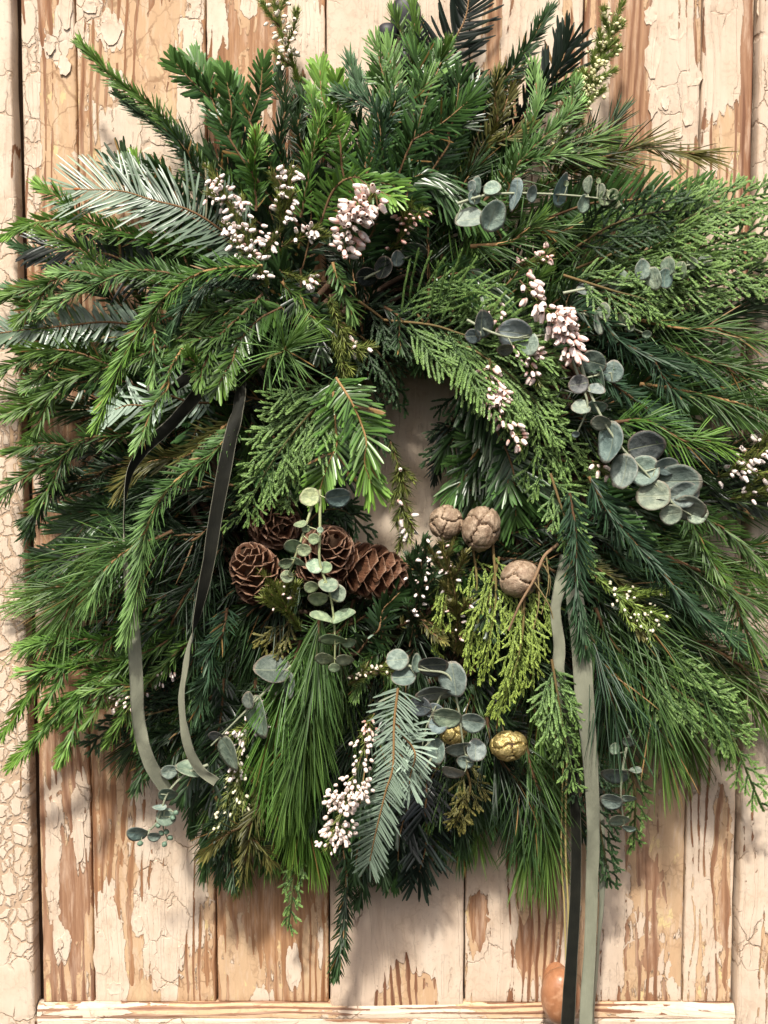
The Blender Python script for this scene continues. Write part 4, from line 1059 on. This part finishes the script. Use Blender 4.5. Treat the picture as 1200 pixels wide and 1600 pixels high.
E('large blue-grey eucalyptus sprig hanging at the bottom centre', [(615, 1030), (655, 1046), (700, 1055), (715, 1100), (722, 1150), (730, 1195)],
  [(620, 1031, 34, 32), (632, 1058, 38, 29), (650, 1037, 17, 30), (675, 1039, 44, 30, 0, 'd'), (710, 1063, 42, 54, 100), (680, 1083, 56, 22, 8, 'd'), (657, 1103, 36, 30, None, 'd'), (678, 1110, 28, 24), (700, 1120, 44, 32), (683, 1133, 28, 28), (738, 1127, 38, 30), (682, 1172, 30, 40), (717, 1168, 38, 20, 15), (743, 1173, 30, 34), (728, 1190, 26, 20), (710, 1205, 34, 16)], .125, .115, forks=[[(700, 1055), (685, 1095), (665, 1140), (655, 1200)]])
E('two dangling eucalyptus leaves right of the silver fir tip', [(680, 1175), (665, 1200), (650, 1225), (642, 1240)], [(638, 1235, 34, 23, 5), (655, 1215, 18, 12), (660, 1198, 12, 20)], .11, .105)
E('eucalyptus sprig with long dark leaves slanting down at lower left', [(455, 1040), (420, 1075), (380, 1115), (330, 1165)],
  [(427, 1047, 56, 42, 0, 'd'), (453, 1067, 20, 44), (406, 1117, 30, 64, 100), (360, 1175, 24, 56, 115, 'm'), (340, 1150, 26, 14, None, 'd'), (390, 1095, 18, 26, None, 'd')], .10, .085)
E('green eucalyptus end with round buds over the bare door at lower left', [(325, 1195), (290, 1210), (262, 1240), (245, 1285), (222, 1305)],
  [(296, 1203, 42, 25, -10), (265, 1205, 26, 22), (261, 1240, 30, 18, 0), (258, 1277, 30, 28), (216, 1301, 33, 20, 0), (240, 1306, 20, 14), (250, 1262, 22, 9, 0)], .085, .075, 'm', buds=[(275, 1270), (247, 1290), (260, 1300), (266, 1309), (257, 1319), (219, 1318), (270, 1278), (252, 1302)], forks=[[(258, 1260), (255, 1290), (262, 1312)]])
E('dark green eucalyptus sprig hanging right of the long pale ribbon', [(985, 1140), (975, 1190), (970, 1240), (975, 1290)],
  [(963, 1208, 42, 22, 0), (957, 1251, 34, 24), (980, 1247, 26, 10, 0), (968, 1280, 32, 16, 15), (982, 1293, 22, 9), (982, 1158, 22, 14), (992, 1204, 20, 10), (960, 1170, 16, 18)], .095, .085, 'm')
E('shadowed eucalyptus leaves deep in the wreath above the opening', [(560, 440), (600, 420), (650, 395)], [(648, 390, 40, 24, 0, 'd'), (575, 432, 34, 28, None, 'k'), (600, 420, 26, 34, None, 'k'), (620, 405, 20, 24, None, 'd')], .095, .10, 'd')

# ------------------------------------------------------------------ heather
def bell_mesh(name, prof, cols):
    g = Geo(); n = 7; a = np.linspace(0, 2 * PI, n, endpoint=False)
    V = np.array([[(r_ * math.cos(t), r_ * math.sin(t), z) for t in a] for z, r_ in prof]).reshape(-1, 3)
    C = np.repeat(np.array(cols, float), n, 0)
    K = len(prof); i = np.arange(K - 1)[:, None] * n; j = np.arange(n)[None]; j2 = (j + 1) % n
    g.add(V, np.stack([i + j, i + j2, i + n + j2, i + n + j], -1).reshape(-1, 4), C)
    return g.mesh(name, M['bell'])
Wt, Pk, Br, Gr = (.88, .80, .74), (.80, .50, .44), (.24, .11, .07), (.42, .46, .26)
BELL = [bell_mesh('flower', [(0, .05), (.05, .20), (.25, .31), (.55, .33), (.82, .25), (.95, .19), (1.0, .22), (.93, .12), (.7, .05)], [Gr, Pk, Wt, Wt, Wt, Wt, Wt, Br, Br]),
        bell_mesh('flower', [(0, .05), (.06, .22), (.3, .30), (.6, .28), (.86, .20), (.96, .13), (1.02, .08), (1.05, .01)], [Pk, Pk, Pk, Wt, Wt, Pk, Br, Br]),
        bell_mesh('flower', [(0, .06), (.08, .30), (.35, .42), (.65, .40), (.85, .30), (.9, .22), (.8, .14)], [Gr, Wt, Wt, Wt, Wt, Wt, Br])]

def heather(label, pts, d0, d1, n, size=12, mix=(.7, .3, 0), span=(.25, 1.0), spread=13, tone=(1, 1, 1), side=4, slen=45, tint='heath', group='heather sprigs tucked into the wreath', clump=0, leafy=1.5, stemc=(.16, .10, .05), flen=1.25):
    p = spine(pts, d0, d1, .006, 40)
    root = thing('heather_sprig', label, 'heather', p[0], group); B0 = p[0]
    r = np.random.default_rng(int(pts[0][0] * 3 + pts[0][1] * 5 + n)); m = pxm(d0)
    gs, gf = Geo(), Geo(); axes = [p]
    for q in range(side):
        axes.append(sub_axis(p, .2 + .7 * (q + r.random()) / side, math.radians(r.uniform(25, 50)), slen * m * r.uniform(.6, 1.2), 1 if q % 2 else -1, r, r.uniform(-.2, .5)))
    for ax in axes:
        tube(gs, ax, np.linspace(1.5, .8, len(ax)) * m, np.array(stemc), 5)
        seg = np.linalg.norm(np.diff(ax, axis=0), axis=1); L = seg.sum(); cs = np.concatenate([[0], np.cumsum(seg)]) / L
        nn = max(10, int(L / m * 1.7 * leafy)); s = r.random(nn)
        O = np.stack([np.interp(s, cs, ax[:, q]) for q in range(3)], 1)
        T, Bq, Nq = frame_of(ax); T, Bq, Nq = [np.stack([np.interp(s, cs, v[:, q]) for q in range(3)], 1) for v in (T, Bq, Nq)]
        ph = r.uniform(0, 2 * PI, nn); R = np.cos(ph)[:, None] * Bq + np.sin(ph)[:, None] * Nq
        al = r.uniform(.5, 1.1, nn); D = np.cos(al)[:, None] * T + np.sin(al)[:, None] * R
        c0, c1 = [np.array(v) for v in TINT[tint]]; f = np.clip(s * .6 + r.normal(0, .25, nn), 0, 1)[:, None]
        C = np.hstack([(c0 * (1 - f) + c1 * f) * np.exp(r.normal(0, .2, (nn, 1))), np.zeros((nn, 1))])
        blades(gf, O, D, unit(T + R * .3), r.uniform(7, 12, nn) * flen * m, np.full(nn, .85 * m), T * .001, C, (0, .5, 1), (.7, 1, .2))
    link('stem', gs.mesh('stem', M['bark'], B0), root)
    link('foliage', gf.mesh('foliage', M['heath'], B0), root, kind='stuff')
    ptsF = []
    for q in range(int(n * 1.25)):
        ax = axes[0] if (r.random() < (.8 if clump else .5) or len(axes) == 1) else axes[r.integers(1, len(axes))]
        s = r.uniform(*span) if ax is p else r.uniform(.25, 1)
        if clump: s = span[0] + (span[1] - span[0]) * ((int(s * clump) + r.normal(.5, .16)) / clump) if ax is p else s
        i = int(np.clip(s, 0, 1) * (len(ax) - 1)); T, Bq, Nq = frame_of(ax)
        ph = r.uniform(-.5, PI + .5); R = math.cos(ph) * Bq[i] + math.sin(ph) * Nq[i]
        sz = size * m * r.uniform(.62, 1.05)
        D = unit(R * .9 + T[i] * .35 + np.array([0, 0, -.55]) + r.normal(0, .2, 3))
        for tr_ in range(6):
            o_ = ax[i] + R * r.uniform(.15, 1.0) * spread * m + T[i] * r.normal(0, 4 * m)
            if all(np.linalg.norm(o_ - v) > size * m * .42 for v in ptsF): break
        ptsF.append(o_)
        v = int(r.choice(3, p=np.array(mix) / sum(mix)))
        o = link('flower', BELL[v], root, o_ - B0)
        o.rotation_mode = 'QUATERNION'; o.rotation_quaternion = Vector(D).to_track_quat('Z', 'Y')
        o.scale = (sz * .88, sz * .88, sz)
        tt = np.array(tone) * r.uniform(.9, 1.05); o.color = (*np.minimum(tt, 1.1), 1)

H = heather
H('white heather sprig with many bells at the upper left of the centre', [(420, 450), (395, 400), (365, 330), (325, 262)], .115, .105, 80, 13, (.85, .15, 0), (.1, .95), 15, side=5, slen=40)
H('white heather branch curving between the two big blooming sprigs', [(410, 400), (440, 350), (450, 300), (445, 275)], .11, .115, 34, 12, (.9, .1, 0), (.1, 1), 13, side=4, slen=40, leafy=1.6)
H('heather side branch with sparse bells leading to the plump pink cluster', [(440, 385), (475, 370), (505, 368), (530, 360)], .118, .125, 12, 13, (.9, .1, 0), (.1, 1), 9, side=1, slen=25)
H('plump pink and white heather cluster near the top centre', [(538, 405), (545, 365), (560, 335), (585, 302)], .128, .14, 85, 18, (.55, .45, 0), (.05, 1), 20, (1.02, .97, .95), side=1, slen=20)
H('small rosy heather buds in the dark right of the plump cluster', [(600, 400), (625, 375), (640, 345), (642, 318)], .10, .11, 15, 11, (.2, .8, 0), (.2, 1), 10, (.95, .72, .68), side=2, slen=25)
H('tall white heather tip standing at the top edge left of centre', [(470, 140), (455, 90), (440, 50), (425, -12)], .045, .045, 34, 12, (.9, .1, 0), (.3, 1), 11, (.95, .97, .88), side=4, slen=60, tint='lime', leafy=2)
H('greenish heather plume pointing to the upper right', [(860, 260), (895, 180), (930, 110), (972, 5)], .055, .045, 130, 8, (.2, 0, .8), (.1, .98), 17, (.80, .86, .52), side=16, slen=34, leafy=3.2, flen=1.1, tint='lime')
H('white heather bells below the greenish plume', [(870, 250), (885, 220), (895, 195), (905, 170)], .06, .055, 12, 13, (1, 0, 0), (.3, 1), 9, side=1, slen=20)
H('dense pink-white heather spike hanging beside the dusky eucalyptus leaves', [(812, 438), (845, 475), (880, 515), (897, 560)], .130, .135, 95, 18, (.6, .4, 0), (.05, 1), 17, (1.0, .94, .92), side=1, slen=16, leafy=.6)
H('heather spike with brown and pink bells behind the broad cypress spray', [(765, 560), (768, 610), (785, 655), (815, 695)], .130, .130, 66, 14, (.55, .45, 0), (.1, 1), 15, (.97, .88, .84), side=1, slen=20, leafy=.7)
H('pinkish heather beneath the dusky eucalyptus cluster', [(770, 478), (795, 520), (825, 565), (845, 605)], .122, .127, 46, 13, (.5, .5, 0), (.0, 1), 15, (.97, .88, .86), side=1, slen=20, leafy=.7)
H('short pink heather tuft below the pine sprig at the upper right', [(800, 420), (830, 410), (860, 405)], .11, .11, 12, 12, (.4, .6, 0), (.1, 1), 10, (.97, .82, .78), side=1, slen=20)
H('two white bells on a heather tip in front of the fir above the opening', [(440, 425), (470, 435), (490, 442)], .12, .125, 7, 14, (.8, .2, 0), (.6, 1), 9, side=1, slen=20)
H('mossy green heather strand with one pink bloom at the left rim of the opening', [(515, 460), (530, 510), (545, 545), (552, 545)], .125, .13, 5, 14, (.5, .5, 0), (.9, 1), 6, side=4, slen=26, leafy=1.8, flen=1.7)
H('mossy green heather strand hanging without bloom above the bright fir tip', [(520, 520), (540, 590), (556, 630), (562, 665)], .125, .135, 0, 14, (1, 0, 0), (.9, 1), 6, side=6, slen=24, leafy=1.8, flen=1.7)
H('green heather strand hanging inside the opening with white bells at its tip', [(610, 690), (625, 740), (628, 790), (640, 845)], .07, .08, 9, 14, (.8, .2, 0), (.85, 1), 9, side=8, slen=30, leafy=1.6, flen=1.5)
H('heather with scattered tiny pink bells right of the brown cones', [(640, 1010), (650, 950), (660, 900), (650, 860)], .095, .10, 18, 9, (.6, .4, 0), (.1, 1), 9, side=6, slen=50, leafy=2, tint='deep')
H('heather with scattered tiny bells below the left tan cone', [(710, 1020), (715, 960), (705, 900), (690, 850)], .095, .10, 14, 9, (.6, .4, 0), (.1, 1), 9, side=6, slen=50, leafy=2, tint='olive')
H('yellowish heather branch with tiny white buds left of the round blue-grey leaves', [(545, 1070), (570, 1055), (595, 1045), (612, 1040)], .11, .115, 12, 8, (.7, 0, .3), (.1, 1), 8, (1, 1, .85), side=2, slen=20, leafy=2)
H('mossy heather clump with two pink buds under the leftmost brown cone', [(470, 985), (450, 955), (440, 930), (435, 915)], .105, .115, 4, 9, (.3, .7, 0), (.6, 1), 8, side=5, slen=45, leafy=2.4)
H('white heather bells low at the left behind the pale ribbon', [(265, 1045), (235, 1065), (200, 1085), (165, 1105)], .085, .075, 38, 10, (.8, .2, 0), (.0, 1), 13, (1, .95, .92), side=2, slen=30)
H('white heather spray behind the long dark eucalyptus leaves', [(440, 1080), (415, 1110), (385, 1150), (360, 1215)], .08, .07, 46, 10, (.8, 0, .2), (.0, 1), 15, side=3, slen=35)
H('green heather tip with pale buds at the bottom left', [(370, 1170), (375, 1210), (370, 1250), (360, 1300)], .07, .06, 34, 8, (.4, 0, .6), (.1, 1), 16, (.9, .95, .72), side=6, slen=55, leafy=2)
H('dense heather spike with round brown-tipped bells left of the silver fir tip', [(575, 1150), (555, 1210), (535, 1265), (512, 1325)], .130, .120, 150, 10, (.15, 0, .85), (.0, 1), 24, (1.0, .93, .88), side=3, slen=30, leafy=.7)
H('few pink heather buds above the round brown-tipped bells', [(585, 1115), (575, 1130), (568, 1150)], .11, .11, 8, 10, (.3, .7, 0), (.1, 1), 9, (.95, .8, .76), side=1, slen=16)
H('loose white heather at the right edge', [(1120, 745), (1150, 735), (1180, 715), (1210, 690)], .085, .07, 30, 13, (1, 0, 0), (.0, 1), 18, side=4, slen=55)
H('white heather bells low at the right edge', [(1140, 780), (1165, 775), (1190, 765), (1215, 750)], .075, .065, 18, 12, (1, 0, 0), (.1, 1), 18, side=3, slen=45)
H('pale heather bells left of the big round eucalyptus leaves', [(925, 720), (940, 732), (960, 742)], .11, .11, 9, 13, (1, 0, 0), (.2, 1), 9, (.98, .92, .86), side=0)
H('green heather with tiny white buds right of the ribbons', [(930, 900), (965, 930), (1000, 950), (1030, 985)], .11, .10, 30, 7, (0, 0, 1), (.2, 1), 16, (.95, .97, .8), side=6, slen=55, leafy=1.6, tint='juniper')

# ------------------------------------------------------------------ brown pine cones
def scale_mesh(seed):
    n, q = 8, 7
    V = []
    for i in range(n):
        t = i / (n - 1)
        hw = .5 * min(1, .5 + t) * (1 if t < .6 else math.sqrt(max(.05, 1 - ((t - .6) / .43) ** 2)))
        for j in range(q):
            u = -1 + 2 * j / (q - 1)
            x = t * (1 - .06 * u * u * t); y = hw * u
            z = -.16 * u * u + .16 * t * t + (.05 if abs(u) < .2 else 0)
            V.append((x, y, z))
    V = np.array(V); B = V.copy(); B[:, 2] -= .05 * (.4 + .6 * B[:, 0]); N0 = len(V)
    i = (np.arange(n - 1)[:, None] * q + np.arange(q - 1)[None]).ravel()
    F = np.stack([i, i + q, i + q + 1, i + 1], 1)
    e = np.array([[(n - 1) * q + j, N0 + (n - 1) * q + j, N0 + (n - 1) * q + j + 1, (n - 1) * q + j + 1] for j in range(q - 1)])
    s1 = np.array([[j * q, N0 + j * q, N0 + (j + 1) * q, (j + 1) * q] for j in range(n - 1)])
    s2 = np.array([[j * q + q - 1, (j + 1) * q + q - 1, N0 + (j + 1) * q + q - 1, N0 + j * q + q - 1] for j in range(n - 1)])
    return new_mesh('scale', np.vstack([V, B]), [np.vstack([F, F[:, ::-1] + N0, e, s1, s2])], M['cone'])
SCALE = scale_mesh(0)
def pine_cone(label, px, py, d, ax, length, width, n=66, open_=0.0):
    c = P(px, py, d); m = pxm(d)
    A = unit(ax[0] * RT - ax[1] * UP + ax[2] * unit(CAM - c))        # towards the tip
    X = unit(np.cross(A, [0.3, .2, 1])); Y = np.cross(A, X)
    base = c - A * length * m / 2
    root = thing('pine_cone', label, 'pine cone', base, 'brown pine cones in the wreath')
    r = np.random.default_rng(int(px)); g = Geo()
    tt = np.linspace(0, 1, 8); tube(g, base + np.outer(tt * length * m * .95, A), width * m * .30 * np.sin(PI * (.15 + .8 * tt)), (1, 1, 1), 8)
    link('core', g.mesh('core', M['core'], base), root)
    for q in range(n):
        t = (q + .5) / n; ph = q * 2.39996
        R = math.cos(ph) * X + math.sin(ph) * Y
        prof = math.sin(PI * (.20 + .76 * t ** 1.05)) ** .75
        ga = math.radians(64 - 44 * t ** 1.3 + open_ * 10 * (1 - t))
        D = unit(R * math.sin(ga) + A * math.cos(ga) + r.normal(0, .08, 3))
        Nn = unit(A - D * (A @ D)); Yv = np.cross(Nn, D)
        ln = width * m * (.13 + .22 * prof)
        org = A * length * m * (.0 + .84 * t) + R * width * m * .5 * prof * .42
        o = link('scale', SCALE, root, org)
        Mx = Matrix(((D[0], Yv[0], Nn[0]), (D[1], Yv[1], Nn[1]), (D[2], Yv[2], Nn[2])))
        o.rotation_mode = 'QUATERNION'; o.rotation_quaternion = Mx.to_quaternion()
        wz = width * m * (.16 + .34 * prof); o.scale = (ln, wz, ln * .8)
pine_cone('leftmost brown pine cone, its tip turned up and to the left', 400, 893, .10, (-.42, -.80, .55), 108, 88)
pine_cone('brown pine cone behind the pale eucalyptus tendril with its spiral tip facing out', 510, 866, .098, (.30, -.55, .80), 115, 96)
pine_cone('brown pine cone lying sideways with open scales pointing right', 588, 893, .092, (.97, .18, .15), 126, 88, 60, .8)
pine_cone('shadowed brown pine cone above the leftmost one, half under the cypress spray', 430, 815, .075, (.35, .25, .85), 100, 92)

# ------------------------------------------------------------------ round cypress cones
def ico(sub):
    import bmesh
    bm = bmesh.new(); bmesh.ops.create_icosphere(bm, subdivisions=sub, radius=1.0)
    V = np.array([v.co[:] for v in bm.verts]); F = np.array([[v.index for v in f.verts] for f in bm.faces]); bm.free()
    return V, F
IV, IF = ico(5)
def cypress_cone(label, px, py, d, w, h, mat, seed, sites=11, rot=0.0, cat='cypress cone', group='round cypress cones in the wreath'):
    r = np.random.default_rng(seed); c = P(px, py, d); m = pxm(d)
    root = thing('cypress_cone', label, cat, c, group)
    i = np.arange(sites) + .5; ph = np.arccos(1 - 2 * i / sites); th = PI * (1 + 5 ** .5) * i
    St = np.stack([np.cos(th) * np.sin(ph), np.cos(ph), np.sin(th) * np.sin(ph)], 1) + r.normal(0, .13, (sites, 3)); St = unit(St)
    Q = np.array(Quaternion((0.3, 1, .2), r.uniform(0, 6)).to_matrix()); St = St @ Q.T
    warp = unit(IV + .07 * np.sin(IV[:, [1, 2, 0]] * 9 + seed) + .03 * np.sin(IV[:, [2, 0, 1]] * 23))
    dd = warp @ St.T; o = np.sort(dd, 1); own = np.argmax(dd, 1); gap = np.arccos(np.clip(o[:, -2], -1, 1)) - np.arccos(np.clip(o[:, -1], -1, 1))
    near = np.arccos(np.clip(o[:, -1], -1, 1))
    rad = 1 - .24 * np.exp(-(gap / .07) ** 2) + .045 * np.exp(-(near / .10) ** 2) - .06 * near ** 2 + .012 * np.sin(IV[:, 0] * 21 + IV[:, 1] * 17)
    rad = rad + r.uniform(-.035, .035, sites)[own]
    a = math.radians(rot); Rm = np.array([[math.cos(a), 0, -math.sin(a)], [0, 1, 0], [math.sin(a), 0, math.cos(a)]])
    V = (IV * rad[:, None]) * np.array([w / 2, (w + h) / 4, h / 2]) * m @ Rm.T
    fo = own[IF]; fs = np.array([np.bincount(f, minlength=sites).argmax() for f in fo])
    for q in range(sites):
        f = IF[fs == q]
        if len(f) == 0: continue
        ids, inv = np.unique(f.ravel(), return_inverse=True)
        vs = V[ids].copy()
        ct = vs.mean(0)
        link('scale', new_mesh('scale', vs - ct, [inv.reshape(-1, 3)], mat), root, ct)
    g = Geo(); cv, cf = ico(3); g.add(cv * np.array([w / 2, (w + h) / 4, h / 2]) * m * .86 @ Rm.T, cf, (1, 1, 1)); link('core', g.mesh('core', M['core']), root)
cypress_cone('smaller tan cypress cone left in the pair at the lower edge of the opening', 697, 816, .09, 54, 54, M['tan'], 4, 13)
cypress_cone('larger tan cypress cone right in the pair at the lower edge of the opening', 752, 826, .10, 62, 74, M['tan'], 9, 10, -15)
cypress_cone('tan cypress cone alone between the yellow-green juniper and the ribbons', 812, 905, .115, 66, 58, M['tan'], 6, 9, 30)
cypress_cone('gilded cypress cone shining in the open right of the blue-grey eucalyptus', 795, 1165, .10, 60, 48, M['gilt'], 12, 12, 5)
cypress_cone('gilded cypress cone half hidden behind the blue-grey eucalyptus leaves', 708, 1143, .098, 44, 44, M['gilt'], 15, 12)
g = Geo(); tw = spline(P([872, 850, 835, 812, 795], [850, 870, 905, 945, 985], [.125, .128, .13, .128, .122]), 30)
tube(g, tw, np.linspace(2.6, 1.6, 30) * S, (.36, .24, .14), 6)
for q, (ex, ey) in enumerate([(846, 960), (858, 930), (828, 1000), (868, 985)]):
    b0 = tw[6 + 3 * q]; tube(g, spline(np.array([b0, (b0 + P(ex, ey, .12)) / 2 + [.004, 0, 0], P(ex, ey, .118)]), 12), np.linspace(1.2, .6, 12) * S, (.42, .34, .16), 5)
o = link('bare_twig', g.mesh('bare_twig', M['bark'], tw[0]), wreath, tw[0] - W0, None, 'bare tan twig crossing the lone tan cone')

# ------------------------------------------------------------------ velvet ribbons and raffia
def ribbon_mat():
    k = NT('velvet_ribbon'); g_ = k.new('NewGeometry'); tc = k.new('TexCoord').outputs['Object']; oi_ = k.new('ObjectInfo')
    n1 = k.noise(tc, 90, 4, .6); n2 = k.noise(k.vmath('MULTIPLY', tc, (6, 6, .5)), 160, 3, .6)
    dark = k.mix(n1, (.004, .005, .004), (.022, .022, .015))
    pale = k.mix(n1, (.225, .235, .165), (.33, .34, .25)); pale = k.mix(k.math('MULTIPLY', n2, .5), pale, (.20, .21, .15))
    edge = k.math('ABSOLUTE', k.attr('Col', 'Fac'))
    sp = k.new('SeparateColor'); k.put(sp.inputs[0], k.attr('Col'))
    face = k.math('ABSOLUTE', k.math('SUBTRACT', g_.outputs['Backfacing'], sp.outputs[1]))
    c = k.mix(face, dark, pale)
    c = k.mix(k.math('MULTIPLY', k.step(sp.outputs[0], .90, .98), .6), c, (.26, .255, .185))
    k.bump(k.math('ADD', n1, n2), .0007, .5)
    k.base(c, .75, .2); k.bsdf.inputs['Sheen Weight'].default_value = .05; k.bsdf.inputs['Sheen Roughness'].default_value = .4
    return k.m
M['ribbon'] = ribbon_mat()
def ribbon(label, pts, seed=0, group='velvet ribbons hanging from the wreath', name='ribbon', cat='ribbon'):
    """pts: (px, py, depth, width px, twist degrees); twist 0 shows the dark pile, 180 the pale back"""
    pts = np.asarray(pts, float); n = max(40, len(pts) * 14)
    c = spline(P(pts[:, 0], pts[:, 1], pts[:, 2]), n)
    e = spline(np.stack([pts[:, 3], pts[:, 4], 0 * pts[:, 3]], 1), n)
    r = np.random.default_rng(seed)
    T = tangents(c); out = unit(CAM - c)
    Bq = unit(np.cross(T, out)); Nq = np.cross(Bq, T)
    a = np.radians(e[:, 1]) + np.interp(np.arange(n), np.arange(0, n, 6), r.normal(0, .19, len(np.arange(0, n, 6))))
    side = np.cos(a)[:, None] * Bq + np.sin(a)[:, None] * Nq; nor = np.cross(side, T)
    K = 9; u = np.linspace(-1, 1, K); m = np.array([pxm(-q[1]) for q in c])
    cup = np.interp(np.arange(n), np.arange(0, n, 9), r.normal(0, .22, len(np.arange(0, n, 9))))
    V = c[:, None] + side[:, None] * (u[None, :, None] * (e[:, 0] * .92 * m / 2)[:, None, None]) + nor[:, None] * ((u ** 2 - .4)[None, :] * (cup * e[:, 0] * m / 2)[:, None])[..., None]
    V = V.reshape(-1, 3); i = (np.arange(n - 1)[:, None] * K + np.arange(K - 1)[None]).ravel()
    F = np.stack([i, i + 1, i + K + 1, i + K], 1)
    nf = np.tile(np.abs(u), n)
    th = np.repeat(nor, K, 0) * .0005
    V2 = np.vstack([V, V + th]); C2 = np.zeros((len(V2), 3)); C2[:, 0] = np.tile(nf, 2)
    # which layer is which: the pale layer carries 1 in green; both layers face outward
    F1 = F; Fn = np.cross(V[F[len(F)//2, 1]] - V[F[len(F)//2, 0]], V[F[len(F)//2, 3]] - V[F[len(F)//2, 0]]) @ nor[n // 2]
    if Fn > 0: Fa, Fb = F[:, ::-1], F + len(V)
    else: Fa, Fb = F, F[:, ::-1] + len(V)
    C2[:len(V), 1] = 1.0
    rimL = np.stack([np.arange(n - 1) * K, (np.arange(n - 1) + 1) * K, (np.arange(n - 1) + 1) * K + len(V), np.arange(n - 1) * K + len(V)], 1)
    rimR = rimL + K - 1
    o = link(name, new_mesh(name, V2 - c[0], [np.vstack([Fa, Fb, rimL, rimR])], M['ribbon'], C2), None, c[0], None, label, cat, group)
    return o
ribbon('outer left velvet ribbon, dark above and pale where it ends near the green eucalyptus', [(368, 578, .095, 18, 0), (322, 602, .105, 22, 10), (270, 660, .122, 22, 25), (215, 712, .135, 23, 40), (196, 765, .135, 18, 70), (194, 840, .135, 16, 100), (200, 900, .13, 18, 140), (208, 975, .125, 22, 170), (213, 1060, .12, 23, 180), (217, 1130, .11, 23, 185), (233, 1190, .10, 23, 180), (262, 1238, .085, 22, 175)], 1)
ribbon('inner left velvet ribbon falling dark and straight before it narrows toward the green bottom', [(378, 580, .10, 16, -25), (373, 630, .125, 20, -10), (355, 710, .14, 24, 5), (338, 800, .14, 23, 8), (325, 880, .138, 22, 15), (308, 960, .132, 20, 60), (293, 1020, .125, 17, 115), (284, 1090, .118, 16, 130), (292, 1160, .11, 17, 150), (310, 1200, .10, 17, 160), (338, 1222, .09, 16, 170)], 2)
ribbon('short velvet ribbon loop in the dark knot at the left', [(378, 575, .10, 18, 0), (340, 566, .104, 20, 20), (300, 585, .106, 20, 20), (262, 612, .106, 16, 60), (238, 614, .106, 12, 200), (236, 594, .10, 12, 220), (262, 576, .095, 14, 300), (340, 572, .09, 14, 330)], 3)
ribbon('small velvet ribbon loop behind the pine tuft', [(372, 575, .11, 16, 30), (364, 563, .114, 14, 20), (382, 558, .115, 14, 10), (408, 578, .11, 14, 20), (420, 600, .10, 12, 30)], 4)
ribbon('widest pale sage ribbon hanging to the bottom edge at the right', [(893, 880, .118, 28, 190), (900, 950, .122, 30, 180), (908, 1010, .125, 33, 178), (914, 1100, .122, 32, 180), (923, 1200, .11, 25, 184), (927, 1290, .095, 23, 186), (925, 1380, .08, 22, 180), (922, 1480, .072, 21, 178), (917, 1560, .068, 23, 180), (912, 1680, .065, 24, 180)], 5)
ribbon('short pale ribbon at the left of the widest one, ending behind the bright cypress frond', [(884, 868, .118, 20, 200), (874, 920, .122, 20, 190), (868, 955, .122, 18, 180), (874, 1010, .12, 20, 175), (872, 1050, .118, 22, 182), (882, 1090, .112, 20, 195), (890, 1130, .10, 16, 210), (893, 1180, .09, 14, 220)], 6)
ribbon('black velvet ribbon hanging straight left of the widest pale one', [(892, 1130, .09, 16, 10), (896, 1220, .085, 17, 0), (900, 1300, .078, 18, -5), (899, 1400, .07, 19, 0), (893, 1500, .066, 21, 5), (888, 1580, .062, 24, 0), (884, 1680, .06, 24, 0)], 7)
ribbon('narrow olive ribbon tail hanging rightmost behind the widest pale one', [(925, 1150, .075, 14, 215), (936, 1250, .065, 14, 210), (941, 1360, .055, 13, 215), (938, 1440, .052, 12, 225), (932, 1520, .05, 13, 245), (927, 1600, .05, 14, 250), (925, 1680, .05, 14, 250)], 8)
def strand(label, px, py, d, w):
    g = Geo(); c_ = spline(P(np.array(px), np.array(py), np.array(d)), 50); tube(g, c_, w * S, (.52, .43, .17), 5)
    link('raffia_strand', g.mesh('raffia_strand', M['stem'], c_[0]), None, c_[0], None, label, 'raffia', 'raffia strands beside the ribbons')
strand('left thin straw-coloured raffia strand hanging left of the black ribbon', [880, 878, 877, 882, 884], [1190, 1260, 1340, 1420, 1500], [.075, .07, .062, .055, .05], 1.3)
strand('right thin straw-coloured raffia strand hanging close to the black ribbon', [886, 884, 884, 888, 886], [1190, 1260, 1340, 1430, 1530], [.075, .07, .062, .058, .055], 1.6)

# ------------------------------------------------------------------ black iron hanger above the wreath
k = NT('black_iron'); M['iron'] = k.base(k.mix(k.noise(k.new('TexCoord').outputs['Object'], 120, 4), (.012, .013, .016), (.025, .026, .030)), .5, .4)
hc = P(632, 45, .012)
hang = thing('iron_hook', 'black rounded hook peeking out above the top sprigs', 'hook', hc)
def lobe(name, px, py, d, rx, ry, th):
    c_ = P(px, py, d); cv, cf = ico(3); cv = np.sign(cv) * np.abs(cv) ** .85
    V = cv * np.array([rx * S, th, ry * S])
    link(name, new_mesh(name, V, [cf], M['iron']), hang, c_ - hc)
lobe('back_plate', 634, 26, .016, 23, 30, .008)
lobe('lobe', 605, 54, .018, 15, 17, .008)
lobe('lobe', 655, 55, .008, 15, 17, .008)
g = Geo(); hp = P([632, 632, 632, 632, 632], [40, 90, 120, 115, 95], [.012, .02, .04, .062, .068]); hk = spline(hp, 24)
tube(g, hk, 7 * S, (1, 1, 1), 8); link('hook_arm', g.mesh('hook_arm', M['iron'], hc), hang)
